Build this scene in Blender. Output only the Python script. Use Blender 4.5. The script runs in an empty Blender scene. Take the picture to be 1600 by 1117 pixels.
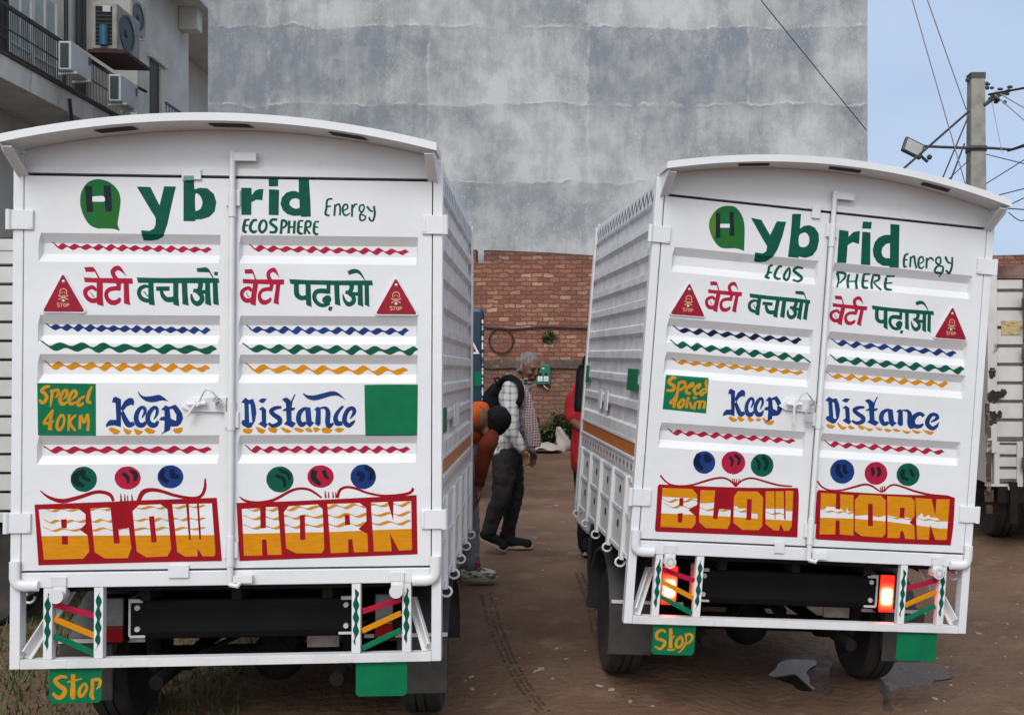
import bpy, bmesh, math, random
from mathutils import Vector, Matrix, geometry, noise
from mathutils.geometry import delaunay_2d_cdt
random.seed(7)
R = math.radians
sc = bpy.context.scene
C = sc.collection

# ------------------------------------------------------------------ camera
CX, CY, F, HC = 971.4, 558.35, 1606.5, 1.62          # principal point and focal length in pixels of a 1600 wide picture
cam_d = bpy.data.cameras.new('camera'); cam = bpy.data.objects.new('camera', cam_d); C.objects.link(cam)
cam.location = (0, 0, HC); cam.rotation_euler = (R(90), 0, 0)
cam_d.sensor_width = 36; cam_d.lens = 36*F/1600; cam_d.shift_x = (800-CX)/1600
cam_d.clip_end = 2000; cam_d.clip_start = .05
sc.camera = cam

# ------------------------------------------------------------------ world and sun (overcast)
SUN_EL, SUN_AZ = 46, 190
w = bpy.data.worlds.new('World'); sc.world = w; w.use_nodes = True
nt = w.node_tree; nt.nodes.clear()
sky = nt.nodes.new('ShaderNodeTexSky'); sky.sky_type = 'NISHITA'; sky.sun_disc = False
sky.sun_elevation = R(SUN_EL); sky.sun_rotation = R(SUN_AZ); sky.air_density = 1.0; sky.dust_density = 3.5; sky.ozone_density = 1.0
hs = nt.nodes.new('ShaderNodeHueSaturation'); hs.inputs['Saturation'].default_value = .50
bg = nt.nodes.new('ShaderNodeBackground'); bg.inputs['Strength'].default_value = .14
wo = nt.nodes.new('ShaderNodeOutputWorld')
nt.links.new(sky.outputs[0], hs.inputs['Color'])
# overcast cloud layer: pale grey-blue, with soft large clouds
tcw = nt.nodes.new('ShaderNodeTexCoord'); mpw = nt.nodes.new('ShaderNodeMapping'); mpw.inputs['Scale'].default_value = (1, 1, 2.2)
nzw = nt.nodes.new('ShaderNodeTexNoise'); nzw.inputs['Scale'].default_value = 2.6; nzw.inputs['Detail'].default_value = 4
rpw = nt.nodes.new('ShaderNodeValToRGB')
rpw.color_ramp.elements[0].position = .3; rpw.color_ramp.elements[0].color = (2.30, 3.1, 4.45, 1)
rpw.color_ramp.elements[1].position = .75; rpw.color_ramp.elements[1].color = (2.9, 3.7, 5.0, 1)
mxw = nt.nodes.new('ShaderNodeMix'); mxw.data_type = 'RGBA'; mxw.inputs['Factor'].default_value = .80
nt.links.new(tcw.outputs['Generated'], mpw.inputs[0]); nt.links.new(mpw.outputs[0], nzw.inputs['Vector'])
nt.links.new(nzw.outputs[0], rpw.inputs[0])
# cloud layer brightened behind the camera, towards the hidden sun, to light the doors
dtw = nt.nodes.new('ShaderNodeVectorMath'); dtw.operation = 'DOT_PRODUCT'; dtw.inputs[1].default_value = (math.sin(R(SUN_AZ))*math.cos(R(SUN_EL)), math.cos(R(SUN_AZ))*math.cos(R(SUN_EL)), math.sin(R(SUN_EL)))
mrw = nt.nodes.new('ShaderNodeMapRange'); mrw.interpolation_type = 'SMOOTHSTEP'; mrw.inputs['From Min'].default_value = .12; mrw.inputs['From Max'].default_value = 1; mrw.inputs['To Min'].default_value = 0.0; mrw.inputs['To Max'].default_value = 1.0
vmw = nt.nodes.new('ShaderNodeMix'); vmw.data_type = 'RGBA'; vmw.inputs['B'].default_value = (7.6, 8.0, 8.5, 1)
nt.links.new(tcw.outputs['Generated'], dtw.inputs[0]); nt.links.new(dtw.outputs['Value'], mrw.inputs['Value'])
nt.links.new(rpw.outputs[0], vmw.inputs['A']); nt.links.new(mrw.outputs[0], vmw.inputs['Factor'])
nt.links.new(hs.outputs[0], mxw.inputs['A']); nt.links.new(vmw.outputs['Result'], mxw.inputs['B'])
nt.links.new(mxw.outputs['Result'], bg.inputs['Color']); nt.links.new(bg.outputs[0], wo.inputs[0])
sd = bpy.data.lights.new('sun', 'SUN'); sd.energy = 1.15; sd.angle = R(25); sd.color = (1, .965, .92)
sun = bpy.data.objects.new('sun', sd); C.objects.link(sun)
_a, _e = R(SUN_AZ), R(SUN_EL)                        # sky sun_rotation is clockwise from +Y
sdir = Vector((math.sin(_a)*math.cos(_e), math.cos(_a)*math.cos(_e), math.sin(_e)))
sun.rotation_euler = sdir.to_track_quat('Z', 'Y').to_euler(); sun.location = sdir*60
vs = sc.view_settings; vs.view_transform = 'Standard'; vs.look = 'None'; vs.exposure = 0.38; vs.gamma = 1
sc.cycles.max_bounces = 8; sc.cycles.diffuse_bounces = 5

# ------------------------------------------------------------------ helpers
def at(px, py, d):                                   # a pixel of the photograph at distance d
    return Vector(((px-CX)/F*d, d, HC-(py-CY)/F*d))

def lin(c):
    c /= 255.
    return c/12.92 if c <= .04045 else ((c+.055)/1.055)**2.4
def rgb(r, g, b, k=1.0): return (lin(r)*k, lin(g)*k, lin(b)*k, 1)

def N(nt_, t, **kw):
    n = nt_.nodes.new('ShaderNode'+t)
    for k, v in kw.items():
        if hasattr(n, k) and not k[0].isupper(): setattr(n, k, v)
        else: n.inputs[k].default_value = v
    return n

def mat(name, col, rough=.5, col2=None, scale=6, detail=5, lo=.35, hi=.65, metal=0, bump=0, bscale=None, spec=.5, stretch=(1, 1, 1),
        col3=None, scale3=20, lo3=.6, hi3=.7, rough2=None, coat=0):
    m = bpy.data.materials.new(name); m.use_nodes = True
    t = m.node_tree; b = t.nodes['Principled BSDF']
    b.inputs['Base Color'].default_value = col; b.inputs['Roughness'].default_value = rough
    b.inputs['Metallic'].default_value = metal; b.inputs['Specular IOR Level'].default_value = spec
    if coat: b.inputs['Coat Weight'].default_value = coat; b.inputs['Coat Roughness'].default_value = .15
    tc = N(t, 'TexCoord'); mp = N(t, 'Mapping'); mp.inputs['Scale'].default_value = stretch
    t.links.new(tc.outputs['Object'], mp.inputs[0])
    out = None
    if col2 is None: col2 = tuple(c*.86 for c in col[:3])+(1,)
    nz = N(t, 'TexNoise', Scale=scale, Detail=detail, Roughness=.6); t.links.new(mp.outputs[0], nz.inputs['Vector'])
    mr = N(t, 'MapRange'); mr.inputs['From Min'].default_value = lo; mr.inputs['From Max'].default_value = hi
    t.links.new(nz.outputs[0], mr.inputs['Value'])
    mx = N(t, 'Mix', data_type='RGBA'); mx.inputs['A'].default_value = col; mx.inputs['B'].default_value = col2
    t.links.new(mr.outputs[0], mx.inputs['Factor']); out = mx.outputs['Result']
    if rough2 is not None:
        mr2 = N(t, 'MapRange'); mr2.inputs['From Min'].default_value = lo; mr2.inputs['From Max'].default_value = hi
        mr2.inputs['To Min'].default_value = rough; mr2.inputs['To Max'].default_value = rough2
        t.links.new(nz.outputs[0], mr2.inputs['Value']); t.links.new(mr2.outputs[0], b.inputs['Roughness'])
    if col3 is not None:
        n3 = N(t, 'TexNoise', Scale=scale3, Detail=6, Roughness=.65); t.links.new(mp.outputs[0], n3.inputs['Vector'])
        m3 = N(t, 'MapRange'); m3.inputs['From Min'].default_value = lo3; m3.inputs['From Max'].default_value = hi3
        t.links.new(n3.outputs[0], m3.inputs['Value'])
        x3 = N(t, 'Mix', data_type='RGBA'); x3.inputs['B'].default_value = col3
        t.links.new(out, x3.inputs['A']); t.links.new(m3.outputs[0], x3.inputs['Factor']); out = x3.outputs['Result']
    t.links.new(out, b.inputs['Base Color'])
    if bump:
        nb = N(t, 'TexNoise', Scale=bscale or scale*3, Detail=6); t.links.new(mp.outputs[0], nb.inputs['Vector'])
        bp = N(t, 'Bump', Strength=1.0, Distance=bump); t.links.new(nb.outputs[0], bp.inputs['Height']); t.links.new(bp.outputs[0], b.inputs['Normal'])
    return m

def tag(o, label=None, cat=None, group=None, kind=None):
    if label: o['label'] = label
    if cat: o['category'] = cat
    if group: o['group'] = group
    if kind: o['kind'] = kind
    return o
def empty(name, loc=(0, 0, 0), rot=(0, 0, 0)):
    o = bpy.data.objects.new(name, None); C.objects.link(o); o.location = loc; o.rotation_euler = rot; o.empty_display_size = .1
    return o

class MB:
    def __init__(s): s.v = []; s.f = []; s.m = []; s.mi = 0
    def add(s, vs_, fs_):
        o = len(s.v); s.v += [tuple(p) for p in vs_]
        for f in fs_: s.f.append([i+o for i in f]); s.m.append(s.mi)
        return s
    def box(s, x0, x1, y0, y1, z0, z1, M=None):
        v = [Vector(p) for p in ((x0,y0,z0),(x1,y0,z0),(x1,y1,z0),(x0,y1,z0),(x0,y0,z1),(x1,y0,z1),(x1,y1,z1),(x0,y1,z1))]
        if M is not None: v = [M @ p for p in v]
        return s.add(v, [(0,3,2,1),(4,5,6,7),(0,1,5,4),(1,2,6,5),(2,3,7,6),(3,0,4,7)])
    def bar(s, a, b, w, h, up=(0, 0, 1)):            # rectangular bar from a to b: w sideways, h along up
        a, b, up = Vector(a), Vector(b), Vector(up); d = (b-a).normalized(); sx = d.cross(up).normalized(); u = sx.cross(d)
        v = []
        for p in (a, b):
            for i, j in ((-1,-1),(1,-1),(1,1),(-1,1)): v.append(p+sx*(w/2*i)+u*(h/2*j))
        return s.add(v, [(3,2,1,0),(4,5,6,7),(0,1,5,4),(1,2,6,5),(2,3,7,6),(3,0,4,7)])
    def tube(s, pts, r, n=10, cap=True, flat=None):  # flat=(axis, factor): squash the section along a world axis
        pts = [Vector(p) for p in pts]; rs = r if isinstance(r, (list, tuple)) else [r]*len(pts); rings = []; ref = None
        for i, p in enumerate(pts):
            d = (pts[min(i+1, len(pts)-1)]-pts[max(i-1, 0)]).normalized()
            if ref is None: ref = Vector((0, 0, 1)) if abs(d.z) < .9 else Vector((1, 0, 0))
            x = (ref-d*ref.dot(d)).normalized(); y = d.cross(x); ref = x; ring = []
            for k in range(n):
                o = x*math.cos(2*math.pi*k/n)*rs[i]+y*math.sin(2*math.pi*k/n)*rs[i]
                if flat: o[flat[0]] *= flat[1]
                ring.append(p+o)
            rings.append(ring)
        return s.loft(rings, cap)
    def loft(s, rings, cap=True):
        n = len(rings[0]); v = [p for r_ in rings for p in r_]; f = []
        for i in range(len(rings)-1):
            for k in range(n): f.append((i*n+k, i*n+(k+1) % n, (i+1)*n+(k+1) % n, (i+1)*n+k))
        if cap: f.append(tuple(range(n))[::-1]); f.append(tuple((len(rings)-1)*n+k for k in range(n)))
        return s.add(v, f)
    def cyl(s, a, b, r, n=16, r2=None): return s.tube([a, b], [r, r if r2 is None else r2], n)
    def prism(s, poly, y0, y1, ax=1, M=None):         # polygon in the two other axes, extruded along axis ax
        n = len(poly); v = []
        for y in (y0, y1):
            for p in poly:
                q = [p[0], y, p[1]] if ax == 1 else ([y, p[0], p[1]] if ax == 0 else [p[0], p[1], y])
                v.append(Vector(q) if M is None else M @ Vector(q))
        f = [tuple(range(n)), tuple(range(2*n-1, n-1, -1))]+[(i, i+n, (i+1) % n+n, (i+1) % n) for i in range(n)]
        return s.add(v, f)
    def lathe(s, prof, c, axis='x', n=32):           # prof: (r, t) pairs
        rings = []
        for r, t in prof:
            ring = []
            for k in range(n):
                a = 2*math.pi*k/n; ca, sa = math.cos(a)*r, math.sin(a)*r
                ring.append(Vector(c)+Vector((t, ca, sa) if axis == 'x' else ((ca, t, sa) if axis == 'y' else (ca, sa, t))))
            rings.append(ring)
        return s.loft(rings)
    def sphere(s, c, r, n=12, m=8):
        r = r if isinstance(r, (list, tuple)) else (r, r, r); rings = []
        for i in range(m+1):
            a = -math.pi/2+math.pi*min(max(i/m, .01), .99)
            rings.append([Vector(c)+Vector((math.cos(a)*math.cos(2*math.pi*k/n)*r[0], math.cos(a)*math.sin(2*math.pi*k/n)*r[1], math.sin(a)*r[2])) for k in range(n)])
        return s.loft(rings)
    def build(s, name, mats, parent=None, bevel=0, smooth=None, fix=True, loc=None):
        me = bpy.data.meshes.new(name)
        v = s.v
        if loc is not None: v = [tuple(Vector(p)-Vector(loc)) for p in v]
        me.from_pydata(v, [], s.f)
        for m in (mats if isinstance(mats, (list, tuple)) else [mats]): me.materials.append(m)
        for p, i in zip(me.polygons, s.m): p.material_index = i
        me.update()
        if fix:
            bm = bmesh.new(); bm.from_mesh(me); bmesh.ops.recalc_face_normals(bm, faces=bm.faces); bm.to_mesh(me); bm.free()
        if smooth is not None:
            me.shade_smooth(); me.set_sharp_from_angle(angle=R(smooth))
        o = bpy.data.objects.new(name, me); C.objects.link(o)
        if loc is not None: o.location = loc
        if parent is not None: o.parent = parent
        if bevel:
            b = o.modifiers.new('bevel', 'BEVEL'); b.width = bevel; b.segments = 2; b.limit_method = 'ANGLE'; b.angle_limit = R(50)
        return o

def catmull(pts, k=4, closed=False):
    n = len(pts); out = []
    rng = range(n if closed else n-1)
    for i in rng:
        p0 = pts[(i-1) % n] if closed or i > 0 else pts[i]; p1 = pts[i]; p2 = pts[(i+1) % n]
        p3 = pts[(i+2) % n] if closed or i+2 < n else p2
        for j in range(k):
            t = j/k
            out.append(tuple(.5*((2*b)+(-a+c)*t+(2*a-5*b+4*c-d)*t*t+(-a+3*b-3*c+d)*t**3) for a, b, c, d in zip(p0, p1, p2, p3)))
    if not closed: out.append(tuple(pts[-1]))
    return out

# ------------------------------------------------------------------ materials
ENAM = mat('white_enamel', (.71, .72, .73, 1), .30, (.63, .64, .65, 1), 2.2, 5, .3, .75, bump=.006, bscale=3.5, rough2=.45, col3=(.57, .565, .555, 1), scale3=5.5, lo3=.63, hi3=.80)
ENAMD = mat('white_enamel_dusty', (.66, .665, .67, 1), .42, (.56, .555, .55, 1), 5, 6, .4, .75, bump=.001, bscale=30, col3=(.42, .40, .38, 1), scale3=14, lo3=.66, hi3=.80)
SIDE = mat('galvanised_side', (.68, .675, .68, 1), .42, (.52, .515, .525, 1), 9, 8, .4, .62, bump=.001, bscale=60, col3=(.74, .74, .75, 1), scale3=90, lo3=.56, hi3=.66)
DARK = mat('dark_gap', (.008, .008, .009, 1), .8)
BLACKP = mat('black_paint', (.006, .006, .007, 1), .55, (.009, .0085, .008, 1), 6, spec=.12)
UNDER = mat('underbody_black', (.006, .006, .006, 1), .8, (.014, .012, .010, 1), 9, spec=.2)
RUBBER = mat('tyre_rubber', (.018, .017, .017, 1), .75, (.045, .037, .03, 1), 8, lo=.45, hi=.8, bump=.001)
FENDER = mat('fender_plastic', (.020, .022, .026, 1), .55, (.040, .040, .042, 1), 7)
FLAP = mat('rubber_flap', (.030, .028, .027, 1), .65, (.055, .048, .042, 1), 10)
RIM = mat('rim_grey', (.36, .34, .31, 1), .5, (.20, .18, .155, 1), 10)
STEEL = mat('bright_steel', (.62, .62, .62, 1), .32, metal=.6)
ORANGE = mat('orange_reflector', (.52, .15, .012, 1), .35, (.40, .11, .012, 1), 12)
GREENP = mat('green_paint', (.003, .092, .056, 1), .5, (.002, .070, .044, 1), 18, stretch=(1, 1, 3), spec=.12)
GREENS = mat('green_board_paint', (.004, .15, .062, 1), .42, (.004, .125, .055, 1), 14, spec=.12)
LEAFG = mat('emblem_green', (.020, .125, .018, 1), .45, (.010, .13, .040, 1), 9, spec=.12)
LIMEG = mat('emblem_lime', (.075, .20, .02, 1), .45, spec=.12)
INK = mat('black_lettering', (.010, .018, .022, 1), .45, spec=.12)
REDP = mat('crimson_paint', (.40, .012, .045, 1), .45, (.32, .010, .038, 1), 16, spec=.12)
REDB = mat('panel_red_paint', (.31, .006, .012, 1), .45, (.25, .005, .012, 1), 9, spec=.12)
BLUEP = mat('blue_paint', (.009, .032, .145, 1), .42, (.012, .055, .22, 1), 8, lo=.45, hi=.75, spec=.12)
NAVY = mat('navy_paint', (.004, .012, .045, 1), .45, spec=.12)
DGRN = mat('dark_green_paint', (.003, .022, .018, 1), .45, spec=.12)
YELP = mat('yellow_paint', (.60, .245, .006, 1), .45, (.53, .20, .005, 1), 20, stretch=(1, 1, 5), spec=.12)
YELS = mat('yellow_lettering', (.56, .27, .010, 1), .48, (.46, .20, .012, 1), 14, spec=.12)
WHITEP = mat('white_letter_paint', (.72, .73, .74, 1), .4)
GOLD = mat('gold_print', (.62, .32, .18, 1), .5)
REFL = mat('red_reflector', (.30, .004, .018, 1), .3, (.24, .004, .022, 1), 30, spec=.25)
# ------------------------------------------------------------------ sign painting: strokes and outlines fused into flat paint layers
def nums(s): return [tuple(float(x) for x in q.split(',')) for q in s.replace('!', '').split()]
def hull(pts):
    pts = sorted(set((round(x, 5), round(y, 5)) for x, y in pts))
    if len(pts) < 3: return pts
    def half(ps):
        h = []
        for p in ps:
            while len(h) > 1 and (h[-1][0]-h[-2][0])*(p[1]-h[-2][1])-(h[-1][1]-h[-2][1])*(p[0]-h[-2][0]) <= 0: h.pop()
            h.append(p)
        return h[:-1]
    return half(pts)+half(pts[::-1])
def smooth_closed(s):
    q = s.split(); pts = nums(s); cor = [i for i, t in enumerate(q) if t.endswith('!')]
    if not cor: return catmull(pts, 4, True)
    out = []
    for a, b in zip(cor, cor[1:]+[cor[0]+len(pts)]):
        seg = [pts[i % len(pts)] for i in range(a, b+1)]
        out += catmull(seg, 4)[:-1] if len(seg) > 2 else [seg[0]]
    return out
def stroke(s):                                        # x,y,width points -> chain of convex quads
    q = catmull(nums(s), 4) if s.count(' ') > 1 else nums(s)
    secs = []
    for i, (x, y, w_) in enumerate(q):
        a, b = q[max(i-1, 0)], q[min(i+1, len(q)-1)]; dx, dy = b[0]-a[0], b[1]-a[1]; l = math.hypot(dx, dy) or 1
        secs.append(((x-dy/l*w_/2, y+dx/l*w_/2), (x+dy/l*w_/2, y-dx/l*w_/2)))
    return [hull(secs[i]+secs[i+1]) for i in range(len(secs)-1)]
def wave(x0, y0, x1, y1, cyc, amp, nib=(3.6, 2.6), k=10):   # flat brush held at a fixed angle, wiggled along a line
    n = int(cyc*k); pts = []
    for i in range(n+1):
        t = i/n; e = min(1, t*n/6)
        x = x0+(x1-x0)*t; y = y0+(y1-y0)*t-amp*1.02*math.cos(2*math.pi*cyc*t+math.pi*.0)*(1+.22*math.sin(t*17.3+x0)) - (1-e)*amp*1.2
        fl = (.35+.65*min(1, t*n/7))*(1 if t < .97 else .75)
        pts.append((x, y, fl))
    out = []
    for a, b in zip(pts, pts[1:]):
        out.append(hull([(p[0]+s*nib[0]*p[2]*.82, p[1]+s*nib[1]*p[2]*.82+u*nib[1]*.30) for p in (a, b) for s in (-1, 1) for u in (-1, 1)]))
    return out
def ell(cx, cy, rx, ry, n=28):
    return [(cx+rx*math.cos(2*math.pi*i/n)*(1+.012*math.sin(3*i)), cy+ry*math.sin(2*math.pi*i/n)*(1+.012*math.cos(2*i))) for i in range(n)]
def shapes(items):                                    # -> (positive polygons, holes)
    pos, neg = [], []
    for k, s in items:
        if k == 'p': pos.append(nums(s))
        elif k == 'c': pos.append(smooth_closed(s))
        elif k == 's': pos += stroke(s)
        elif k == 'h': neg.append(nums(s))
        elif k == 'H': neg.append(smooth_closed(s))
        elif k == 'raw': pos += s
    return pos, neg
def crop(ox, oy, s): return lambda p: (ox+p[0]/s, oy+p[1]/s)
def affine(src, dst):                                 # three point pairs
    A = Matrix([[x, y, 1] for x, y in src]).inverted(); ax = A @ Vector([d[0] for d in dst]); ay = A @ Vector([d[1] for d in dst])
    return lambda p: (ax[0]*p[0]+ax[1]*p[1]+ax[2], ay[0]*p[0]+ay[1]*p[1]+ay[2])

GZ = [1.773, 1.461, 1.311, 1.000]; GD = .024; GX = ((-.715, -.040), (.030, .715))
def groove_profile(z):
    for t in GZ:
        u = t-z
        if 0 < u < .110:
            return GD*min(1, u/.036, (.110-u)/.033)
    return 0
def surf(x, z):
    g = groove_profile(z)
    if g:
        for a, b in GX:
            if a < x < b: return min(g, GD*max(0, min((x-a)/.008, (b-x)/.008)))
    return 0
ZBR = [v for t in GZ for v in (t, t-.036, t-.077, t-.110)]
XBR = [v for a, b in GX for v in (a, a+.008, b-.008, b)]

class Painter:
    def __init__(s, loc, rot):
        s.M = Matrix.Translation(loc) @ Matrix.Rotation(rot[2], 4, 'Z') @ Matrix.Rotation(rot[1], 4, 'Y') @ Matrix.Rotation(rot[0], 4, 'X')
        Mi = s.M.inverted(); s.o = Mi @ Vector((0, 0, HC)); s.R = Mi.to_3x3()
    def loc(s, p, y=None):
        r = s.R @ Vector(((p[0]-CX)/F, 1, -(p[1]-CY)/F)); yy = y or 0
        for _ in range(1 if y is not None else 3):
            q = s.o+r*((yy-s.o.y)/r.y)
            if y is None: yy = surf(q.x, q.z)
        return (q.x, q.z)
    def paint(s, name, layers, parent, y=None, label=None, base=.0006):
        # layers: (material, items, crop-map[, clip items[, local?]]) from bottom to top
        mb = MB(); mats = []
        for li, L in enumerate(layers):
            m, items, mp = L[:3]; clip = L[3] if len(L) > 3 else None
            pos, neg = shapes(items); cl = shapes(clip) if clip else ([], [])
            f = (lambda p: s.loc(mp(p), y)) if mp else (lambda p: p)
            vs2, fs2, kind = [], [], []
            for kk, polys in (('p', pos), ('n', neg), ('c', cl[0]), ('d', cl[1])):
                for pl in polys:
                    q = [f(p) for p in pl]
                    if len(q) < 3: continue

                    ar = sum(q[i][0]*q[(i+1) % len(q)][1]-q[(i+1) % len(q)][0]*q[i][1] for i in range(len(q)))
                    if abs(ar) < 1e-8: continue
                    if ar < 0: q = q[::-1]
                    o = len(vs2); vs2 += [Vector(p) for p in q]; fs2.append(list(range(o, o+len(q)))); kind.append(kk)
            if not fs2: continue
            ed = []
            if y is None:
                xs = [v.x for v in vs2]; zs = [v.y for v in vs2]; a, b, c, d = min(xs)-.01, max(xs)+.01, min(zs)-.01, max(zs)+.01
                for z in ZBR:
                    if c < z < d: o = len(vs2); vs2 += [Vector((a, z)), Vector((b, z))]; ed.append((o, o+1))
                for x in XBR:
                    if a < x < b and any(c < z < d for z in ZBR): o = len(vs2); vs2 += [Vector((x, c)), Vector((x, d))]; ed.append((o, o+1))
            ov, oe, of, _, _, src = delaunay_2d_cdt(vs2, ed, fs2, 0, 1e-6)
            boxes = [(min(vs2[i].x for i in q), max(vs2[i].x for i in q), min(vs2[i].y for i in q), max(vs2[i].y for i in q), [vs2[i] for i in q], kd) for q, kd in zip(fs2, kind)]
            def kinds(fc):
                px = sum(ov[i].x for i in fc)/len(fc); pz = sum(ov[i].y for i in fc)/len(fc); ks = set()
                for a, b, c, d, pl, kd in boxes:
                    if kd in ks or px < a or px > b or pz < c or pz > d: continue
                    ins = False; j = pl[-1]
                    for i in pl:
                        if (i.y > pz) != (j.y > pz) and px < (j.x-i.x)*(pz-i.y)/(j.y-i.y)+i.x: ins = not ins
                        j = i
                    if ins: ks.add(kd)
                return ks
            keep = []
            for fc in of:
                ks = kinds(fc)
                if 'p' in ks and 'n' not in ks and (not clip or ('c' in ks and 'd' not in ks)): keep.append(fc)
            if m not in mats: mats.append(m)
            mb.mi = mats.index(m); e = base+.0006*li
            used = {i for fc in keep for i in fc}; rem = {}; vv = []
            for i in sorted(used):
                rem[i] = len(vv); x, z = ov[i]; vv.append((x, (surf(x, z) if y is None else y)-e, z))
            ff = []
            for fc in keep:
                q = [vv[rem[i]] for i in fc]
                ar = (q[1][0]-q[0][0])*(q[2][2]-q[0][2])-(q[2][0]-q[0][0])*(q[1][2]-q[0][2])
                ff.append([rem[i] for i in (fc if ar > 0 else fc[::-1])])
            mb.add(vv, ff)
        o = mb.build(name, mats, parent, fix=False)
        if label: o['label'] = label
        return o

# ---- lettering traced from the left truck; each block is in the pixels of an enlarged crop
Z1, Z2, Z3, Z4, Z5 = crop(120, 270, 6.957), crop(370, 270, 6.957), crop(125, 410, 14.545), crop(205, 410, 11.034), crop(445, 412, 11.034)
Z6, Z7, Z8, Z9, Z10 = crop(160, 605, 8.421), crop(370, 605, 8.421), crop(50, 592, 11.636), crop(50, 770, 5.333), crop(365, 765, 5.333)
Z11, Z12, Z13, Z14, Z15 = crop(55, 715, 5.714), crop(365, 715, 5.517), crop(70, 1040, 16), crop(1010, 970, 18.61), crop(1030, 580, 15.96)
Z16, Z17, Z18, Z19, Z20 = crop(1100, 315, 8.274), crop(1295, 340, 7.805), crop(1095, 430, 8.649), crop(1285, 455, 8.649), crop(1125, 600, 10.323)
Z21, Z22, Z23, Z24, Z25 = crop(1280, 605, 8), crop(1020, 740, 6.667), crop(1265, 745, 6.809), crop(1000, 630, 5.32), crop(1260, 640, 5.32)
PX = lambda p: p
BETI = [('p', '88,338 300,352 760,356 1190,360 1207,485 900,480 500,465 110,448'), ('p', '380,440 520,440 520,800 540,995 390,955 378,800'),
        ('s', '375,640,60 300,570,90 220,575,95 130,640,110 130,740,95 200,830,100 290,870,110 400,850,120'), ('s', '225,670,16 320,785,22'),
        ('p', '98,110 290,100 340,150 450,350 410,355 340,215 130,215'),
        ('s', '1050,310,10 980,215,40 900,140,95 830,130,110 750,200,110 770,300,95 830,380,95 870,470,100 885,560,100'),
        ('p', '830,470 935,470 925,640 830,640'), ('s', '900,590,110 780,590,100 660,620,100 600,700,95 610,800,95 680,890,110 780,915,115 880,870,100 905,800,50'),
        ('p', '995,470 1110,470 1120,700 1130,910 1150,920 1140,970 1000,930')]
BACHAO = [('p', '95,258 500,268 1200,262 1505,272 1522,352 1100,358 700,358 120,352'), ('p', '295,345 385,345 395,600 410,740 310,725 295,600'),
          ('s', '305,420,45 240,410,60 160,450,75 135,530,70 170,610,75 240,650,75 310,660,70'), ('s', '215,500,16 290,585,20'),
          ('p', '430,415 665,412 660,490 430,490'), ('s', '520,480,60 540,560,70 600,630,85 680,640,95 750,630,90'),
          ('p', '725,345 815,345 815,600 830,755 725,725'), ('p', '870,345 965,345 975,550 992,745 885,718'),
          ('s', '1195,345,85 1190,430,85 1150,490,80 1070,480,60'), ('s', '1150,510,70 1210,570,80 1220,650,85 1150,710,90 1080,680,70 1045,610,55 1040,540,25'),
          ('p', '1180,470 1290,475 1290,540 1200,545'), ('p', '1275,345 1360,345 1365,550 1382,750 1275,712'), ('p', '1405,340 1490,340 1500,550 1512,740 1415,715'),
          ('p', '1128,100 1290,82 1345,120 1425,268 1405,268 1345,172 1140,165')]
DOT = [('p', '1430,160 1500,165 1490,225 1435,222')]
PADHAO = [('p', '75,265 400,282 900,290 1505,288 1522,372 900,372 100,350'), ('s', '200,345,85 200,460,88 215,540,90 280,590,80 380,580,80'),
          ('p', '358,345 445,345 455,600 465,750 370,710 360,600'), ('p', '720,365 790,365 785,520 720,520'),
          ('s', '760,478,85 620,468,85 540,490,80 508,560,75 530,640,70 600,705,70 690,715,65 770,670,70'), ('c', '720,545 780,555 803,620 770,680 700,690 650,650 655,590'),
          ('p', '765,735 830,745 800,820 745,795'), ('p', '850,365 940,365 945,560 960,730 865,695'),
          ('s', '1150,360,80 1150,430,80 1110,490,70 1045,490,60'), ('s', '1110,510,70 1180,570,75 1185,650,80 1110,700,80 1050,660,60 1015,590,40 1005,525,15'),
          ('p', '1150,485 1265,490 1265,550 1170,555'), ('p', '1258,360 1342,360 1345,560 1355,745 1258,705'), ('p', '1375,360 1450,360 1455,600 1458,748 1378,705'),
          ('s', '1095,165,70 1180,130,80 1260,135,60 1320,190,35 1385,290,14')]
KEEP = [('p', '128,200 140,140 175,120 245,155 245,520 165,500 110,500 45,520 55,470 100,425 185,425 175,210 160,195'),
        ('p', '240,270 290,180 350,138 400,140 422,185 410,240 380,225 320,250 265,320'), ('s', '260,320,45 300,420,70 350,490,75 420,470,50'),
        ('s', '520,400,12 560,330,40 555,275,45 510,265,45 460,330,60 445,420,65 480,490,70 540,490,60 575,450,30'),
        ('s', '680,420,12 720,340,40 715,275,45 670,270,50 610,350,62 600,430,65 640,490,70 700,490,60 735,440,30'),
        ('p', '770,295 830,235 880,255 960,225 1000,265 1050,340 1062,410 1030,480 985,510 895,515 890,560 770,618 815,570 820,435 745,430 770,390 820,380 815,300'), ('h', '885,285 925,280 975,360 970,440 900,410')]
KEEP_SW = [('c', '470,40! 495,85 550,118 640,115 740,98 800,125 870,182! 780,170 700,190 620,192 540,160 480,95')]
KEEP_YA = [('c', '80,555! 110,525 170,540 240,570! 200,615 150,610'), ('c', '265,510! 300,540 390,570! 350,620 300,600'), ('c', '410,535! 450,550 540,575! 490,622 440,610'),
           ('c', '550,560! 590,530 700,570! 670,605 600,605'), ('c', '925,560! 950,540 1060,525! 1040,590 970,605')]
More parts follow.
